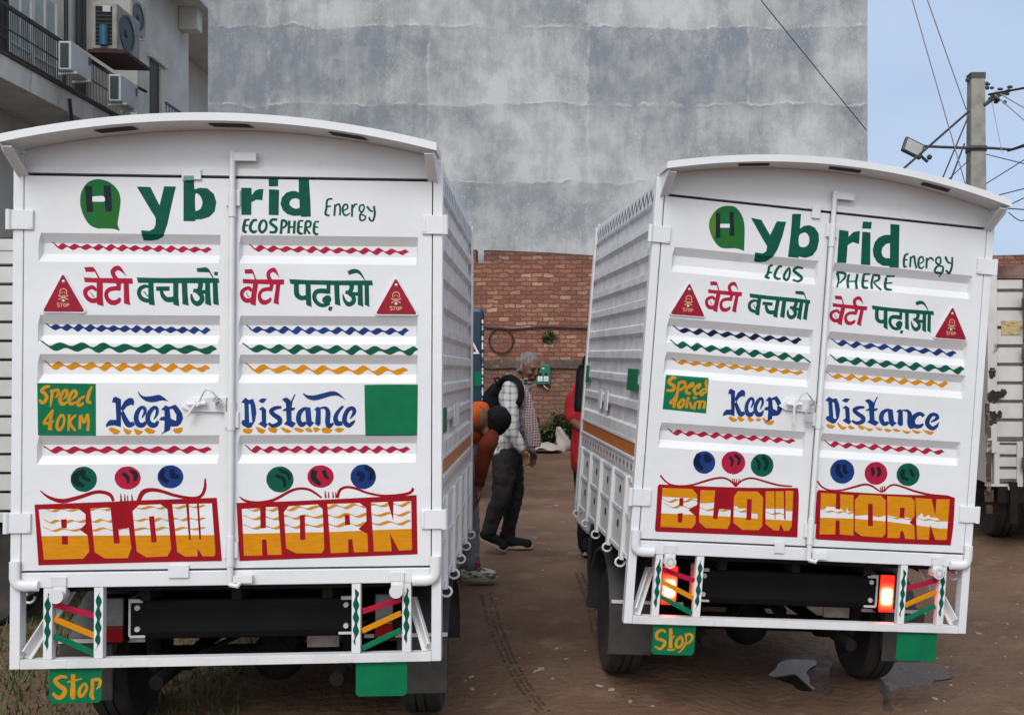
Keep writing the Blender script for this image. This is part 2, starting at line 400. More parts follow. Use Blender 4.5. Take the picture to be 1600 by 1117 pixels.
DIST = [('p', '62,195 110,135 160,165 215,150 245,230 258,330 240,440 190,525 150,537 80,500 60,465 75,430 105,425 100,210'), ('h', '155,215 180,220 205,460 165,460'),
        ('p', '285,290 340,250 385,290 388,470 410,480 375,535 285,480 330,440 325,300'), ('c', '285,180! 330,145 395,150! 345,205'),
        ('s', '590,260,30 510,270,50 450,310,55 490,360,60 560,410,65 560,470,60 480,505,50 415,470,30'),
        ('p', '595,155 650,130 700,160 710,185 760,90 775,90 735,180 722,265 775,265 745,305 720,305 722,440 780,470 735,530 620,480 655,440 650,310 600,310 620,285 650,270 645,210'),
        ('s', '965,290,30 900,275,40 830,330,60 812,420,65 850,490,65 910,460,40'), ('p', '900,265 970,265 985,440 1020,465 960,525 915,480'),
        ('p', '1015,290 1065,250 1105,270 1105,480 1075,510 1030,480 1045,310'), ('s', '1100,270,20 1170,270,40 1200,330,65 1195,450,65 1215,510,60 1270,470,30')]
DIST_CE = [('s', '1400,245,30 1340,310,45 1300,390,60 1320,470,70 1390,470,50'), ('s', '1490,410,12 1545,330,50 1530,275,50 1470,290,55 1425,370,60 1420,450,65 1470,500,60 1530,460,40 1555,430,10')]
DIST_CB = [('s', '1390,335,50 1340,300,55 1270,340,62 1235,420,66 1260,490,68 1330,490,55 1380,450,24'), ('s', '1480,420,14 1570,350,50 1550,300,50 1490,310,55 1440,390,60 1440,460,65 1500,510,62 1560,470,40 1590,410,8')]
DIST_SW = [('c', '875,70! 920,98 1010,105 1120,80 1250,50 1340,75 1432,165! 1330,110 1230,115 1120,150 1010,170 930,145 880,100')]
DIST_YA = [('c', '80,580! 95,540 215,550! 180,605 120,605'), ('c', '245,515! 270,520 385,560! 340,608 280,580'), ('c', '410,550! 430,520 540,545! 510,598 440,580'), ('c', '570,520! 620,530 725,570! 680,598 620,580'),
           ('c', '745,545! 790,525 890,560! 850,590 790,575'), ('c', '890,545! 950,530 1000,565! 980,588 930,580'), ('c', '1000,530! 1050,525 1100,545! 1060,580 1030,585'), ('c', '1110,550! 1160,525 1265,555! 1220,600 1140,595'), ('c', '1280,555! 1330,530 1420,540! 1370,590 1320,585')]
ECOS_A = [('s', q) for q in ('90,520,34 75,590,34 78,635,34 110,645,26', '80,515,24 140,508,20', '75,575,20 125,572,18', '222,515,26 180,520,30 150,570,34 150,620,34 185,645,32 218,628,20',
          '290,510,28 255,550,32 245,610,32 275,648,30 315,610,28 322,550,28 295,510,26', '440,510,28 385,510,30 365,545,32 400,575,34 430,605,34 415,645,30 355,645,26', '490,520,26 480,665,30',
          '485,515,26 535,530,30 535,575,26 490,605,20', '572,520,28 562,660,28', '630,520,28 622,662,28', '570,590,20 625,590,20', '672,535,30 668,640,32 700,662,26 715,655,20', '668,525,22 725,522,18',
          '668,590,18 715,588,16', '752,530,28 738,668,28', '750,525,24 800,535,28 795,585,22 755,600,20 795,665,26', '845,545,28 838,640,30 865,668,26 885,660,18', '843,535,20 895,530,18', '843,592,18 885,590,16')]
ENER_A = [('s', q) for q in ('1040,285,20 985,295,22 975,380,24 965,450,26 1010,465,18', '975,370,18 1025,362,16', '1070,345,24 1060,470,22', '1065,370,18 1105,340,22 1125,380,22 1120,465,20',
          '1160,410,16 1205,385,18 1195,345,20 1160,360,22 1152,420,24 1180,465,20 1230,440,14', '1255,345,24 1252,480,22', '1252,400,16 1285,345,20 1310,345,16',
          '1380,350,18 1340,360,20 1335,410,20 1365,425,20 1385,380,18 1375,348,18', '1365,425,20 1340,460,20 1345,515,22 1390,510,18 1395,470,18 1350,455,16', '1415,365,26 1450,410,22 1480,420,18', '1490,360,24 1500,450,24 1480,520,22 1445,510,22 1440,480,18')]
SPEED_A = [('s', q) for q in ('330,125,40 240,150,60 180,210,65 230,260,65 270,320,65 240,400,65 180,430,60 140,370,40', '340,200,50 370,250,60 350,400,45 335,510,15', '370,220,50 470,200,60 480,270,55 430,340,25',
           '560,380,15 630,300,50 640,220,50 590,210,55 530,300,60 510,400,65 560,455,65 640,420,40', '700,390,20 800,300,50 800,230,55 750,220,55 690,310,60 670,400,65 720,450,60 800,420,40',
           '960,310,35 880,360,50 830,440,60 870,480,60 940,430,45', '1095,130,35 1040,250,60 1010,400,60 1080,430,50', '390,555,40 290,680,45 220,800,50 330,790,50 400,760,30', '370,580,50 340,740,60 330,930,80',
           '540,640,45 470,760,50 460,880,60 510,920,55 570,840,50 590,720,45 545,640,45', '680,640,50 665,940,45', '800,650,40 690,780,50 790,940,50', '870,910,50 880,660,50', '890,650,50 945,790,50 1010,640,50', '1010,630,50 1030,780,50 1015,940,50')]
SPEED_B = [('s', q) for q in ('420,190,50 340,150,80 240,270,90 370,370,90 330,470,80 180,470,50', '490,260,60 460,480,70 430,680,50 390,800,50', '480,290,70 620,260,80 640,370,70 500,480,60', '770,420,20 840,340,60 830,290,60 720,390,70 670,490,80 730,550,80 790,530,40',
           '960,450,20 1010,360,60 1010,310,60 900,400,70 870,490,80 930,570,70 990,520,40', '1150,420,40 1040,500,60 1050,590,70 1130,520,50', '1190,210,40 1160,290,70 1190,420,60 1150,540,50', '440,550,40 380,660,50 270,790,60 420,780,40', '400,690,60 380,800,80 360,910,70',
           '580,690,60 480,810,70 500,900,80 590,840,60 620,720,60 580,690,60', '730,640,70 690,800,70 680,920,80', '930,660,50 840,660,70', '760,760,60 820,930,70', '900,770,70 870,950,60', '900,770,50 1010,760,60 990,940,60', '1010,760,50 1130,760,60 1110,930,70')]
STOP_A = [('s', q) for q in ('560,280,60 400,260,80 260,360,100 380,500,110 510,600,110 430,760,110 320,780,100 200,670,80', '710,200,110 710,450,110 700,720,140 720,830,60', '560,400,40 780,350,40 930,310,30', '1010,420,60 880,560,80 870,730,90 960,720,80 1050,560,70 1020,430,60', '1190,320,80 1190,550,90 1170,720,110 1220,830,60', '1200,340,80 1380,340,80 1370,480,70 1290,570,30')]
STOP_B = [('s', q) for q in ('550,330,60 470,250,70 310,330,90 310,500,90 480,550,90 540,640,90 400,800,80 250,720,60', '710,200,90 700,780,110', '600,820,50 740,830,60 840,800,40', '820,420,40 760,480,50', '1020,430,80 880,560,80 870,720,90 960,750,80 1050,620,70 1020,440,70', '1130,350,40 1150,600,60 1050,800,50 930,910,30', '1130,420,70 1250,370,80 1340,440,80 1280,580,70 1170,660,50')]
BLOW_A = [('p', '58,135 390,130 448,175 448,255 400,305 465,350 480,485 430,545 102,553'), ('h', '243,218 292,215 292,290 248,290'), ('h', '250,355 302,355 302,428 252,428'),
          ('p', '488,125 655,120 685,420 735,418 722,300 808,288 830,460 800,540 610,543 525,490'), ('p', '840,150 890,100 1070,92 1130,135 1162,465 1130,525 955,533 875,485'), ('h', '975,195 1020,190 1042,408 998,412'),
          ('p', '1170,92 1285,90 1310,390 1325,390 1308,90 1375,88 1395,385 1412,385 1392,88 1500,85 1530,500 1520,525 1425,525 1382,460 1380,525 1280,528 1213,490')]
HORN_A = [('p', '70,158 222,150 225,320 270,318 270,143 370,140 402,538 285,540 275,412 238,412 240,545 88,547'), ('p', '420,185 460,135 700,120 742,160 757,490 735,525 525,528 440,485'), ('h', '552,212 595,210 600,415 555,418'),
          ('p', '782,118 1050,108 1105,150 1107,265 1040,325 1115,365 1122,515 1003,518 990,410 955,412 957,520 810,525'), ('h', '925,205 968,208 972,290 930,295'), ('p', '1145,105 1285,100 1330,255 1333,98 1480,92 1487,498 1380,505 1305,365 1318,508 1170,512')]
BLOW_B = [('p', '100,145 410,155 460,215 462,320 370,375 445,440 445,510 405,565 80,550'), ('h', '278,250 318,250 318,330 272,330'), ('h', '260,410 312,405 305,508 258,505'), ('p', '497,168 648,172 625,465 670,472 690,365 810,370 805,510 775,572 550,562 480,498'),
          ('p', '845,235 885,180 1090,182 1148,245 1138,545 1100,585 930,580 838,508'), ('h', '980,262 1030,262 1025,480 972,480'), ('p', '1175,182 1265,180 1268,470 1276,470 1278,180 1362,180 1366,465 1382,480 1380,175 1462,178 1445,545 1415,590 1365,590 1330,520 1310,588 1255,585 1172,518')]
HORN_B = [('p', '120,165 280,178 275,335 325,345 325,180 465,190 465,620 320,608 318,460 275,458 270,608 105,608'), ('p', '480,245 530,185 760,198 808,250 805,600 770,640 550,625 480,575'), ('h', '620,285 670,285 672,520 618,520'),
          ('p', '825,200 1075,215 1115,250 1112,415 1060,485 1110,515 1118,660 1015,655 995,575 965,572 955,648 828,645'), ('h', '960,325 1010,325 1005,430 955,430'), ('p', '1125,222 1295,232 1335,410 1348,235 1488,235 1455,668 1335,665 1280,505 1265,665 1142,660')]
HYB_A = [('p', '652,150 800,155 900,355 950,148 1078,150 1035,330 985,560 945,690 890,725 820,738 728,735 700,625 790,632 840,605 858,560 857,490 800,400'),
         ('p', '1160,88 1273,85 1280,180 1340,163 1420,170 1490,230 1517,320 1500,420 1440,480 1360,505 1290,510 1287,528 1160,525'), ('H', '1288,235 1330,240 1360,290 1365,340 1345,390 1315,408 1290,405')]
RID_A = [('p', '48,163 160,165 162,245 200,195 240,178 290,178 278,300 215,292 160,320 158,458 50,458'), ('p', '345,70 450,68 450,148 350,150'), ('p', '350,180 460,185 455,462 347,458'),
         ('p', '672,72 785,72 790,160 800,300 805,478 700,480 697,465 620,470 550,450 500,405 475,340 490,270 540,215 600,198 640,200 675,215'), ('H', '630,278 675,290 682,340 680,380 640,390 600,375 572,335 590,295')]
HYB_B = [('p', '607,210 740,235 855,435 940,255 1062,262 1010,460 950,620 890,715 800,775 720,785 645,775 658,655 760,670 805,640 815,575 740,450'),
         ('p', '1140,160 1255,160 1240,350 1290,315 1360,305 1430,335 1480,410 1488,500 1460,620 1400,700 1310,728 1225,710 1220,728 1085,715 1120,430'), ('H', '1300,400 1345,430 1362,490 1345,560 1290,590 1230,565 1230,440')]
RID_B = [('p', '127,148 240,165 240,235 300,175 380,162 368,322 290,300 230,335 213,555 100,548'), ('p', '415,48 525,55 515,138 405,132'), ('p', '408,172 508,182 505,580 390,572'),
         ('p', '750,78 862,88 853,615 740,607 735,590 660,588 590,545 545,470 535,390 560,300 610,240 680,212 750,210'), ('h', '745,312 700,320 655,365 642,420 660,475 700,495 745,495')]
ECOS_B = [('s', q) for q in ('890,822,28 845,830,28', '845,830,34 825,930,34 800,970,40 850,990,28', '825,920,24 880,915,22', '1010,845,28 970,840,32 925,910,36 915,970,38 960,1000,30 990,990,22', '1095,855,28 1045,930,34 1035,990,36 1075,1010,34 1105,950,28 1108,880,28 1095,850,28', '1280,865,24 1210,850,34 1160,890,40 1230,950,40 1265,990,36 1220,1030,32 1145,1010,24')]
PHERE_B = [('s', q) for q in ('100,670,40 120,760,26 98,850,20', '95,665,30 190,680,34 195,730,28 130,800,18', '245,690,30 235,860,34', '350,685,30 340,870,34', '240,780,18 345,775,18', '425,700,32 415,840,36 480,855,24', '420,690,24 505,690,20', '420,775,20 480,770,18',
           '540,710,28 525,870,32', '530,700,24 610,710,34 605,760,28 550,790,20 640,885,26', '700,730,32 690,860,36 770,880,24', '700,715,26 805,715,20', '700,800,20 775,795,18')]
ENER_B = [('s', q) for q in ('970,440,24 930,460,26 915,530,28 920,600,26 950,590,18', '920,520,18 960,510,16', '1000,475,26 990,605,24', '1000,500,18 1040,470,26 1050,540,26 1070,620,24', '1110,560,16 1155,530,20 1140,480,22 1100,500,26 1095,590,28 1130,620,20 1160,590,14', '1195,490,28 1190,620,26', '1195,530,16 1240,490,24 1280,525,20',
          '1355,480,24 1310,500,24 1310,550,24 1350,570,24 1365,520,22 1355,480,22', '1350,570,24 1300,620,28 1300,665,30 1380,670,30 1390,600,24 1330,590,18', '1385,660,20 1340,725,14', '1420,475,30 1450,540,26 1495,560,18', '1505,480,24 1500,600,26 1465,680,30 1430,640,26')]
KEEP_YB = [('c', '135,550! 165,515 225,545 285,555! 255,600 190,600'), ('c', '285,545! 305,515 400,565! 350,605 300,580'), ('c', '440,555! 465,520 555,575! 500,608 460,590'), ('c', '570,575! 610,545 670,560! 640,595 600,590'), ('c', '685,555! 700,535 780,590 880,580! 850,640 790,658 720,615')]
DIST_YB = [('c', q) for q in ('85,480! 110,455 200,480! 170,512 120,508', '220,450! 240,440 290,485 345,490! 310,530 260,510', '355,490! 390,475 450,510! 410,525 380,515', '480,470! 510,470 580,500! 540,530 500,510', '570,490! 610,510 680,515! 640,548 600,535', '700,490! 730,500 800,520! 760,542 720,520',
           '810,520! 850,515 910,535! 870,558 830,545', '915,520! 960,515 1020,540! 980,555 940,545', '1030,525! 1070,540 1150,550! 1110,580 1060,565', '1155,525! 1200,535 1280,555! 1230,580 1180,560', '1285,525! 1340,540 1440,555! 1400,592 1340,575')]

def skull(T):                                         # skull, crossed bones and STOP; T maps a unit frame (x right, y down) to pixels
    it = [('s', '-.18,-.10,.05 -.20,-.30,.06 -.08,-.44,.06 .08,-.44,.06 .20,-.30,.06 .18,-.10,.05'), ('s', '-.10,-.06,.05 .0,-.02,.05 .10,-.06,.05'), ('s', '-.09,-.24,.09 -.05,-.20,.09'), ('s', '.05,-.20,.09 .09,-.24,.09'),
          ('s', '-.30,-.06,.07 .28,.20,.07'), ('s', '.30,-.06,.07 -.28,.20,.07')]
    for x, q in ((-.34, ('.12,.44,.05 .0,.42,.05 .02,.52,.05 .13,.56,.05 .10,.64,.05 -.01,.62,.05',)), (-.17, ('0,.44,.05 .15,.44,.05', '.075,.44,.05 .075,.65,.05')), (.02, ('.07,.43,.05 .0,.53,.05 .07,.64,.05 .14,.53,.05 .07,.43,.05',)), (.2, ('.02,.43,.05 .02,.65,.05', '.02,.44,.05 .13,.47,.05 .12,.54,.05 .02,.56,.05'))):
        for s_ in q: it.append(('s', ' '.join('%g,%g,%g' % (a+x, b, c) for a, b, c in nums(s_))))
    return it

def disc(c, col, dark, arcs): return c, col, dark, arcs
def paint_left(P, dl, dr):
    pt = P.paint
    pt('painted_emblem', [(LEAFG, [('c', '240,70 350,100 440,180 475,280 470,380 455,480 445,560 470,632! 400,610 300,605 220,603 140,565 80,480 45,380 37,300 50,210 100,125 160,85')], Z1),
                          (INK, [('p', '92,145 165,143 180,425 110,428'), ('p', '290,140 370,138 385,415 315,425')], Z1), (WHITEP, [('c', '170,260! 290,255 308,300! 290,315 172,315!')], Z1)], dl, label='green leaf-shaped emblem with a dark letter H')
    pt('painted_word', [(GREENP, HYB_A, Z1)], dl); pt('painted_word', [(GREENP, RID_A, Z2)], dr)
    pt('painted_word', [(GREENP, ECOS_A, Z2)], dr); pt('painted_word', [(GREENP, ENER_A, Z2)], dr)
    m2 = affine(((88, 338), (1190, 360), (540, 995)), ((157/3.99+340, 142/3.99+400), (415/3.99+340, 146/3.99+400), (238/3.99+340, 310/3.99+400)))
    pt('painted_word', [(REDP, BETI, Z3)], dl); pt('painted_word', [(GREENP, BACHAO+DOT, Z4)], dl)
    pt('painted_word', [(REDP, BETI, m2)], dr); pt('painted_word', [(GREENP, PADHAO, Z5)], dr)
    pt('painted_word', [(YELP, KEEP_YA, Z6), (BLUEP, KEEP+KEEP_SW, Z6)], dl); pt('painted_word', [(YELP, DIST_YA, Z7), (BLUEP, DIST+DIST_CE+DIST_SW, Z7)], dr)
    pt('painted_board', [(GREENS, [('p', '95,70 1160,85 1165,1030 110,1025')], Z8), (YELS, SPEED_A, Z8)], dl, label='green square with the words Speed 40KM')
    pt('painted_board', [(GREENS, [('c', '569.5,601! 610,600.4 653,600.5! 652.6,640 652,680! 610,680.5 571,680.5! 570,640')], PX)], dr, label='plain green square')
    for d, m, a, cy, am, nb in ((dl, REDP, (83, 385, 328, 390.5), 13, 2.3, (4.2, 2.6)), (dr, REDP, (390, 388, 636, 394), 12, 2.4, (4, 2.6)), (dl, BLUEP, (73, 511, 326, 516.5), 14, 2.3, (4.4, 3)), (dr, BLUEP, (386, 515, 636, 518), 12, 2.8, (4.2, 2.8)),
                            (dl, GREENP, (65, 541, 335, 546.5), 8, 3.2, (5.5, 4)), (dr, GREENP, (380, 544.5, 650, 548), 9, 3.4, (5, 3.5)), (dl, YELP, (70, 571, 325, 575.5), 10, 3, (4.5, 3.2)), (dr, YELP, (384, 576, 634, 579.5), 8, 3.6, (4.6, 3.2)),
                            (dl, REDP, (69, 703, 328, 702), 10, 2.4, (4.4, 3)), (dr, REDP, (384, 702, 638, 702), 12, 2.6, (4, 2.8))):
        pt('painted_stripe', [(m, [('raw', wave(*a, cy, am, nb))], PX)], d)
    for d, Z, cs in ((dl, Z11, ((GREENP, DGRN, (434, 190, 118, 113), ('440,105,20 365,160,60 370,220,60 440,250,25', '445,110,30 430,170,40 495,200,25')), (REDP, INK, (826, 178, 117, 103), ('780,135,35 825,175,35 830,225,20', '840,110,20 895,145,45 890,205,30')),
                                (BLUEP, NAVY, (1208, 168, 116, 103), ('1150,100,30 1130,170,50 1190,215,30', '1225,100,40 1230,160,50 1290,165,30')))),
                     (dr, Z12, ((GREENP, DGRN, (400, 185, 118, 112), ('360,150,30 430,180,35 440,250,30', '390,100,25 470,140,30 480,190,20')), (REDP, INK, (750, 160, 114, 97), ('700,105,50 690,170,50 750,230,30', '780,105,35 790,150,35 820,180,20')),
                                (BLUEP, NAVY, (1118, 162, 110, 107), ('1060,130,35 1110,150,50 1095,200,30', '1130,80,35 1195,120,45 1180,190,40'))))):
        for m, k, e, arcs in cs: pt('painted_disc', [(m, [('raw', [ell(*e)])], Z), (k, [('s', q) for q in arcs], Z)], d)
    sl = [('s', q) for q in ('45,290,8 120,350,25 240,385,40 380,355,35 520,310,32 600,305,32 670,330,32 700,385,25', '920,390,35 960,310,45 1030,285,35 1120,295,30 1250,335,28 1400,360,28 1480,340,28 1515,270,28 1518,185,14', '765,320,8 768,390,20', '800,325,8 802,390,18', '825,335,8 828,390,14', '862,325,8 868,390,18')]
    sr = [('s', q) for q in ('50,335,10 110,372,22 220,385,25 350,360,25 480,290,25 560,265,22 640,270,22 700,300,20 760,345,14', '895,345,25 915,280,25 970,252,22 1050,262,22 1150,300,20 1280,325,20 1420,320,22 1520,300,25 1550,260,25', '788,285,8 795,345,18', '818,292,8 820,345,16', '855,290,8 860,345,16', '880,295,8 885,345,16')]
    wl = [('raw', wave(95, y, 1440, y2, c, 9, (16, 6))) for y, y2, c in ((143, 108, 9), (238, 212, 11), (305, 292, 8))]
    wr = [('raw', wave(85, y, 1470, y2, c, 12, (16, 7))) for y, y2, c in ((168, 115, 9), (238, 195, 8), (315, 268, 8))]
    pt('painted_panel', [(REDB, sl, Z11), (REDB, [('p', '22,95 680,70 880,60 1540,38 1583,565 1000,575 55,600')], Z9), (WHITEP, BLOW_A, Z9), (YELP, [('p', '0,358 400,352 1600,348 1600,640 0,640')], Z9, BLOW_A), (YELP, wl, Z9, BLOW_A)], dl, label='red panel with the word BLOW')
    pt('painted_panel', [(REDB, sr, Z12), (REDB, [('p', '25,108 560,90 1525,42 1533,535 50,592')], Z10), (WHITEP, HORN_A, Z10), (YELP, [('p', '0,365 780,350 1400,325 1600,320 1600,640 0,640')], Z10, HORN_A), (YELP, wr, Z10, HORN_A)], dr, label='red panel with the word HORN')
    return dict(plates=((dl, (99, 422.5), (63.5, 489), (137.5, 489.5)), (dr, (618.7, 429.5), (583, 493), (656, 493.5))), stop=STOP_A, stopmap=Z13)

def paint_right(P, dl, dr):
    pt = P.paint
    pt('painted_emblem', [(LEAFG, [('c', '300,55 400,70 480,160 520,280 525,420 518,637! 420,605 300,605 210,590 140,520 85,410 65,310 80,220 140,130 210,75')], Z16), (LIMEG, [('c', '140,140 155,250 150,420 120,480 85,410 65,310 80,220')], Z16),
                          (INK, [('p', '155,150 208,150 210,468 148,470'), ('p', '330,135 382,135 392,440 332,445')], Z16), (WHITEP, [('p', '208,290 330,288 330,338 208,340')], Z16)], dl, label='green leaf-shaped emblem with a dark letter H')
    pt('painted_word', [(GREENP, HYB_B, Z16)], dl); pt('painted_word', [(GREENP, RID_B, Z17)], dr)
    pt('painted_word', [(GREENP, ECOS_B, Z16)], dl); pt('painted_word', [(GREENP, PHERE_B, Z17)], dr); pt('painted_word', [(GREENP, ENER_B, Z17)], dr)
    def two(a, Z): return lambda p: Z(a(p))
    pt('painted_word', [(REDP, BETI, two(affine(((88, 338), (1190, 360), (540, 995)), ((100, 188), (558, 228), (222, 500))), Z18))], dl)
    pt('painted_word', [(GREENP, BACHAO, two(affine(((95, 258), (1505, 272), (1512, 740)), ((660, 245), (1478, 335), (1432, 608))), Z18))], dl)
    pt('painted_word', [(REDP, BETI, two(affine(((88, 338), (1190, 360), (540, 995)), ((140, 158), (606, 205), (262, 460))), Z19))], dr)
    pt('painted_word', [(GREENP, PADHAO, two(affine(((75, 265), (1505, 288), (1458, 748)), ((665, 190), (1500, 268), (1462, 562))), Z19))], dr)
    pt('painted_word', [(YELP, KEEP_YB, Z20), (BLUEP, KEEP, two(affine(((135, 130), (245, 520), (1062, 410)), ((140, 82), (232, 515), (1005, 395))), Z20))], dl)
    pt('painted_word', [(YELP, DIST_YB, Z21), (BLUEP, DIST+DIST_CB, two(affine(((110, 135), (150, 537), (1530, 500)), ((120, 115), (165, 452), (1440, 505))), Z21))], dr)
    pt('painted_board', [(GREENS, [('p', '160,80 1228,160 1170,1050 85,940')], Z15), (YELS, SPEED_B, Z15)], dl, label='green square with the words Speed 40km')
    for d, m, a, cy, am, nb in ((dl, NAVY, (1052.6, 515, 1250, 532.5), 9, 2.6, (3.6, 2.6)), (dr, BLUEP, (1299.5, 535, 1492, 552.5), 9, 2.6, (3.6, 2.6)), (dl, GREENP, (1048, 537.5, 1264, 561), 9.5, 3, (4.2, 3.2)), (dr, GREENP, (1297.6, 561, 1504, 578.5), 9, 3, (4.2, 3.2)),
                            (dl, YELP, (1050.7, 564.5, 1253, 582.5), 10, 1.9, (3.4, 2.2)), (dr, YELP, (1292, 587, 1479, 600.5), 9, 2.5, (3.6, 2.4)), (dl, REDP, (1043.6, 674.5, 1240, 689), 10, 2.2, (3.6, 2.4)), (dr, REDP, (1288, 693, 1473, 706), 9, 2.4, (3.6, 2.4))):
        pt('painted_stripe', [(m, [('raw', wave(*a, cy, am, nb))], PX)], d)
    for d, Z, cs in ((dl, Z24, ((BLUEP, NAVY, (534, 490, 92, 94), ('490,420,40 470,490,50 520,545,30', '550,420,40 560,470,50 595,455,25')), (REDP, INK, (776, 492, 99, 96), ('745,440,25 768,480,25 755,525,15', '785,425,25 825,460,30 815,510,20')), (GREENP, DGRN, (1015, 513, 95, 95), ('960,455,25 990,500,30 985,550,20', '1015,440,30 1055,490,35 1035,555,25')))),
                     (dr, Z25, ((BLUEP, NAVY, (298, 512, 101, 101), ('265,450,35 260,510,40 300,560,30', '315,450,30 320,510,35 350,520,20')), (REDP, INK, (578, 527, 95, 95), ('540,480,25 555,515,30 545,550,15', '590,475,30 610,515,30 590,555,20')), (GREENP, DGRN, (845, 538, 96, 95), ('805,495,35 800,560,35 850,578,20', '865,490,25 880,535,30 900,555,15'))))):
        for m, k, e, arcs in cs: pt('painted_disc', [(m, [('raw', [ell(*e)])], Z), (k, [('s', q) for q in arcs], Z)], d)
    sl = [('s', q) for q in ('168,595,14 210,645,14 260,675,14 340,685,14 440,675,15 540,645,18 640,620,18 710,622,16 760,650,15 795,690,14', '795,690,14 840,645,15 900,622,16 960,625,16 1060,655,16 1160,680,16 1265,688,12', '765,625,7 785,680,13', '785,622,7 792,680,13', '805,625,7 800,680,13', '828,625,7 812,675,13')]
    sr = [('s', q) for q in ('90,590,14 130,640,14 200,668,14 300,665,15 400,640,18 480,620,18 540,630,16 600,670,13 635,685,12', '645,680,12 680,640,15 730,622,16 800,640,16 900,675,18 1030,705,18 1170,715,12', '612,640,8 625,680,12', '632,632,8 635,680,12', '652,632,8 645,680,12')]
    yl = [('p', '0,405 470,425 820,445 1110,465 1440,485 1600,485 1600,700 0,700'), ('p', '0,0 470,0 470,255 0,230'), ('p', '470,100 660,100 640,298 545,305 480,300'), ('p', '830,100 1030,100 1030,355 890,358 880,335 830,335'), ('p', '1028,100 1160,100 1150,470 1090,460 1090,412 1028,410'), ('p', '1165,100 1370,100 1370,362 1165,360'), ('p', '1370,100 1480,100 1480,388 1385,385')]
    yl += [('raw', wave(95, 285, 480, 275, 2.5, 12, (14, 8))), ('raw', wave(120, 340, 480, 345, 2, 14, (14, 8))), ('raw', wave(490, 370, 830, 378, 2.2, 9, (14, 7))), ('raw', wave(840, 382, 1060, 395, 1.5, 10, (14, 8))), ('raw', wave(1170, 408, 1370, 418, 1.4, 6, (14, 7)))]
    yr = [('p', '0,425 470,440 820,470 1100,505 1380,545 1600,545 1600,800 0,800'), ('p', '0,0 1600,0 1600,470 1410,470 1350,430 1280,425 1270,400 1210,425 1195,375 1130,440 1020,425 1000,440 880,415 820,400 740,425 600,400 480,412 465,362 410,362 395,320 385,375 330,330 270,318 180,310 160,340 0,335')]
    yr += [('raw', wave(125, 360, 470, 378, 3, 7, (12, 6))), ('raw', wave(830, 430, 1110, 445, 2, 6, (12, 6))), ('raw', wave(1140, 445, 1420, 465, 2, 6, (12, 6)))]
    pt('painted_panel', [(REDB, sl, Z24), (REDB, [('c', '65,108! 860,140 1510,145! 1520,250 1505,660! 760,628 30,600! 22,560 35,400 50,130!')], Z22), (WHITEP, BLOW_B, Z22), (YELP, yl, Z22, BLOW_B)], dl, label='red panel with the word BLOW')
    pt('painted_panel', [(REDB, sr, Z25), (REDB, [('c', '95,135! 820,180 1470,195! 1545,220! 1530,500 1500,725! 800,700 75,662! 52,610 60,400 75,165!')], Z23), (WHITEP, HORN_B, Z23), (YELP, yr, Z23, HORN_B)], dr, label='red panel with the word HORN')
    return dict(plates=((dl, (1077.4, 437.5), (1043.5, 492.5), (1104, 497)), (dr, (1488.4, 475), (1456, 529), (1512.5, 533))), stop=STOP_B, stopmap=Z14)
# ------------------------------------------------------------------ the trucks (local frame: x right, y forward, z up, tailgate at y = 0)
ZT, ZB, ZU, Z0, HW, DW, L = 2.0, .4835, .4225, .115, .81, .768, 1.74
GND = -.32
def zl(x): return 2.181-.095*((x+.0)/.79)**2            # underside of the roof arch

def door(parent, x0, x1, gx, name='door'):
    zs = sorted(set([ZB+.005, ZT-.009]+ZBR)); xs = [x0, gx[0], gx[0]+.008, gx[1]-.008, gx[1], x1]
    v = [(x, surf(x, z), z) for z in zs for x in xs]; n = len(xs); f = []
    for i in range(len(zs)-1):
        for j in range(n-1): f.append((i*n+j, i*n+j+1, (i+1)*n+j+1, (i+1)*n+j))
    b = MB(); b.add(v, f)
    y = .045; a, c = zs[0], zs[-1]
    b.add([(x0, 0, a), (x1, 0, a), (x1, 0, c), (x0, 0, c), (x0, y, a), (x1, y, a), (x1, y, c), (x0, y, c)], [(0, 4, 5, 1), (1, 5, 6, 2), (2, 6, 7, 3), (3, 7, 4, 0), (4, 7, 6, 5)])
    return b.build(name, ENAM, parent, fix=False)

def tri_plate(P, door_, A, Bl, Br, mirror):
    c = [P.loc(p, -.004) for p in (A, Bl, Br)]; cx = sum(p[0] for p in c)/3; cz = sum(p[1] for p in c)/3
    def rounded(k, r):
        pts = [((p[0]-cx)*k+cx, (p[1]-cz)*k+cz) for p in c]; out = []
        for i in range(3):
            p, a, b = Vector(pts[i]), Vector(pts[i-1]), Vector(pts[(i+1) % 3]); da, db = (a-p).normalized(), (b-p).normalized()
            q0, q1 = p+da*r, p+db*r
            for j in range(6):
                t = j/5; out.append(tuple(q0*(1-t)**2+p*2*t*(1-t)+q1*t*t))
        return out
    b = MB(); b.prism(rounded(1.0, .020), -.007, -.0005); o = b.build('warning_plate', WHITEP, door_, bevel=.0015)
    o['label'] = 'red triangular warning plate with white rim, skull and the word STOP'
    b = MB(); b.prism(rounded(.885, .011), -.0095, -.0065); r = b.build('reflector', REFL, o, bevel=.001)
    w_ = c[2][0]-c[1][0]; h = c[0][1]-(c[1][1]+c[2][1])/2; s_ = w_*.36
    it = []
    pos, _ = shapes(skull(None))
    pl = [[(cx+p[0]*s_, cz+.010-(p[1])*s_) for p in q] for q in pos]
    P.paint('printed_mark', [(GOLD, [('raw', pl)], None)], o, y=-.0098)
    b = MB()
    for dz in (.066, -.008): b.sphere((cx, -.0098, cz+dz), (.0065, .003, .0065), 10, 6)
    b.build('rivet', STEEL, o, smooth=60)
    return o

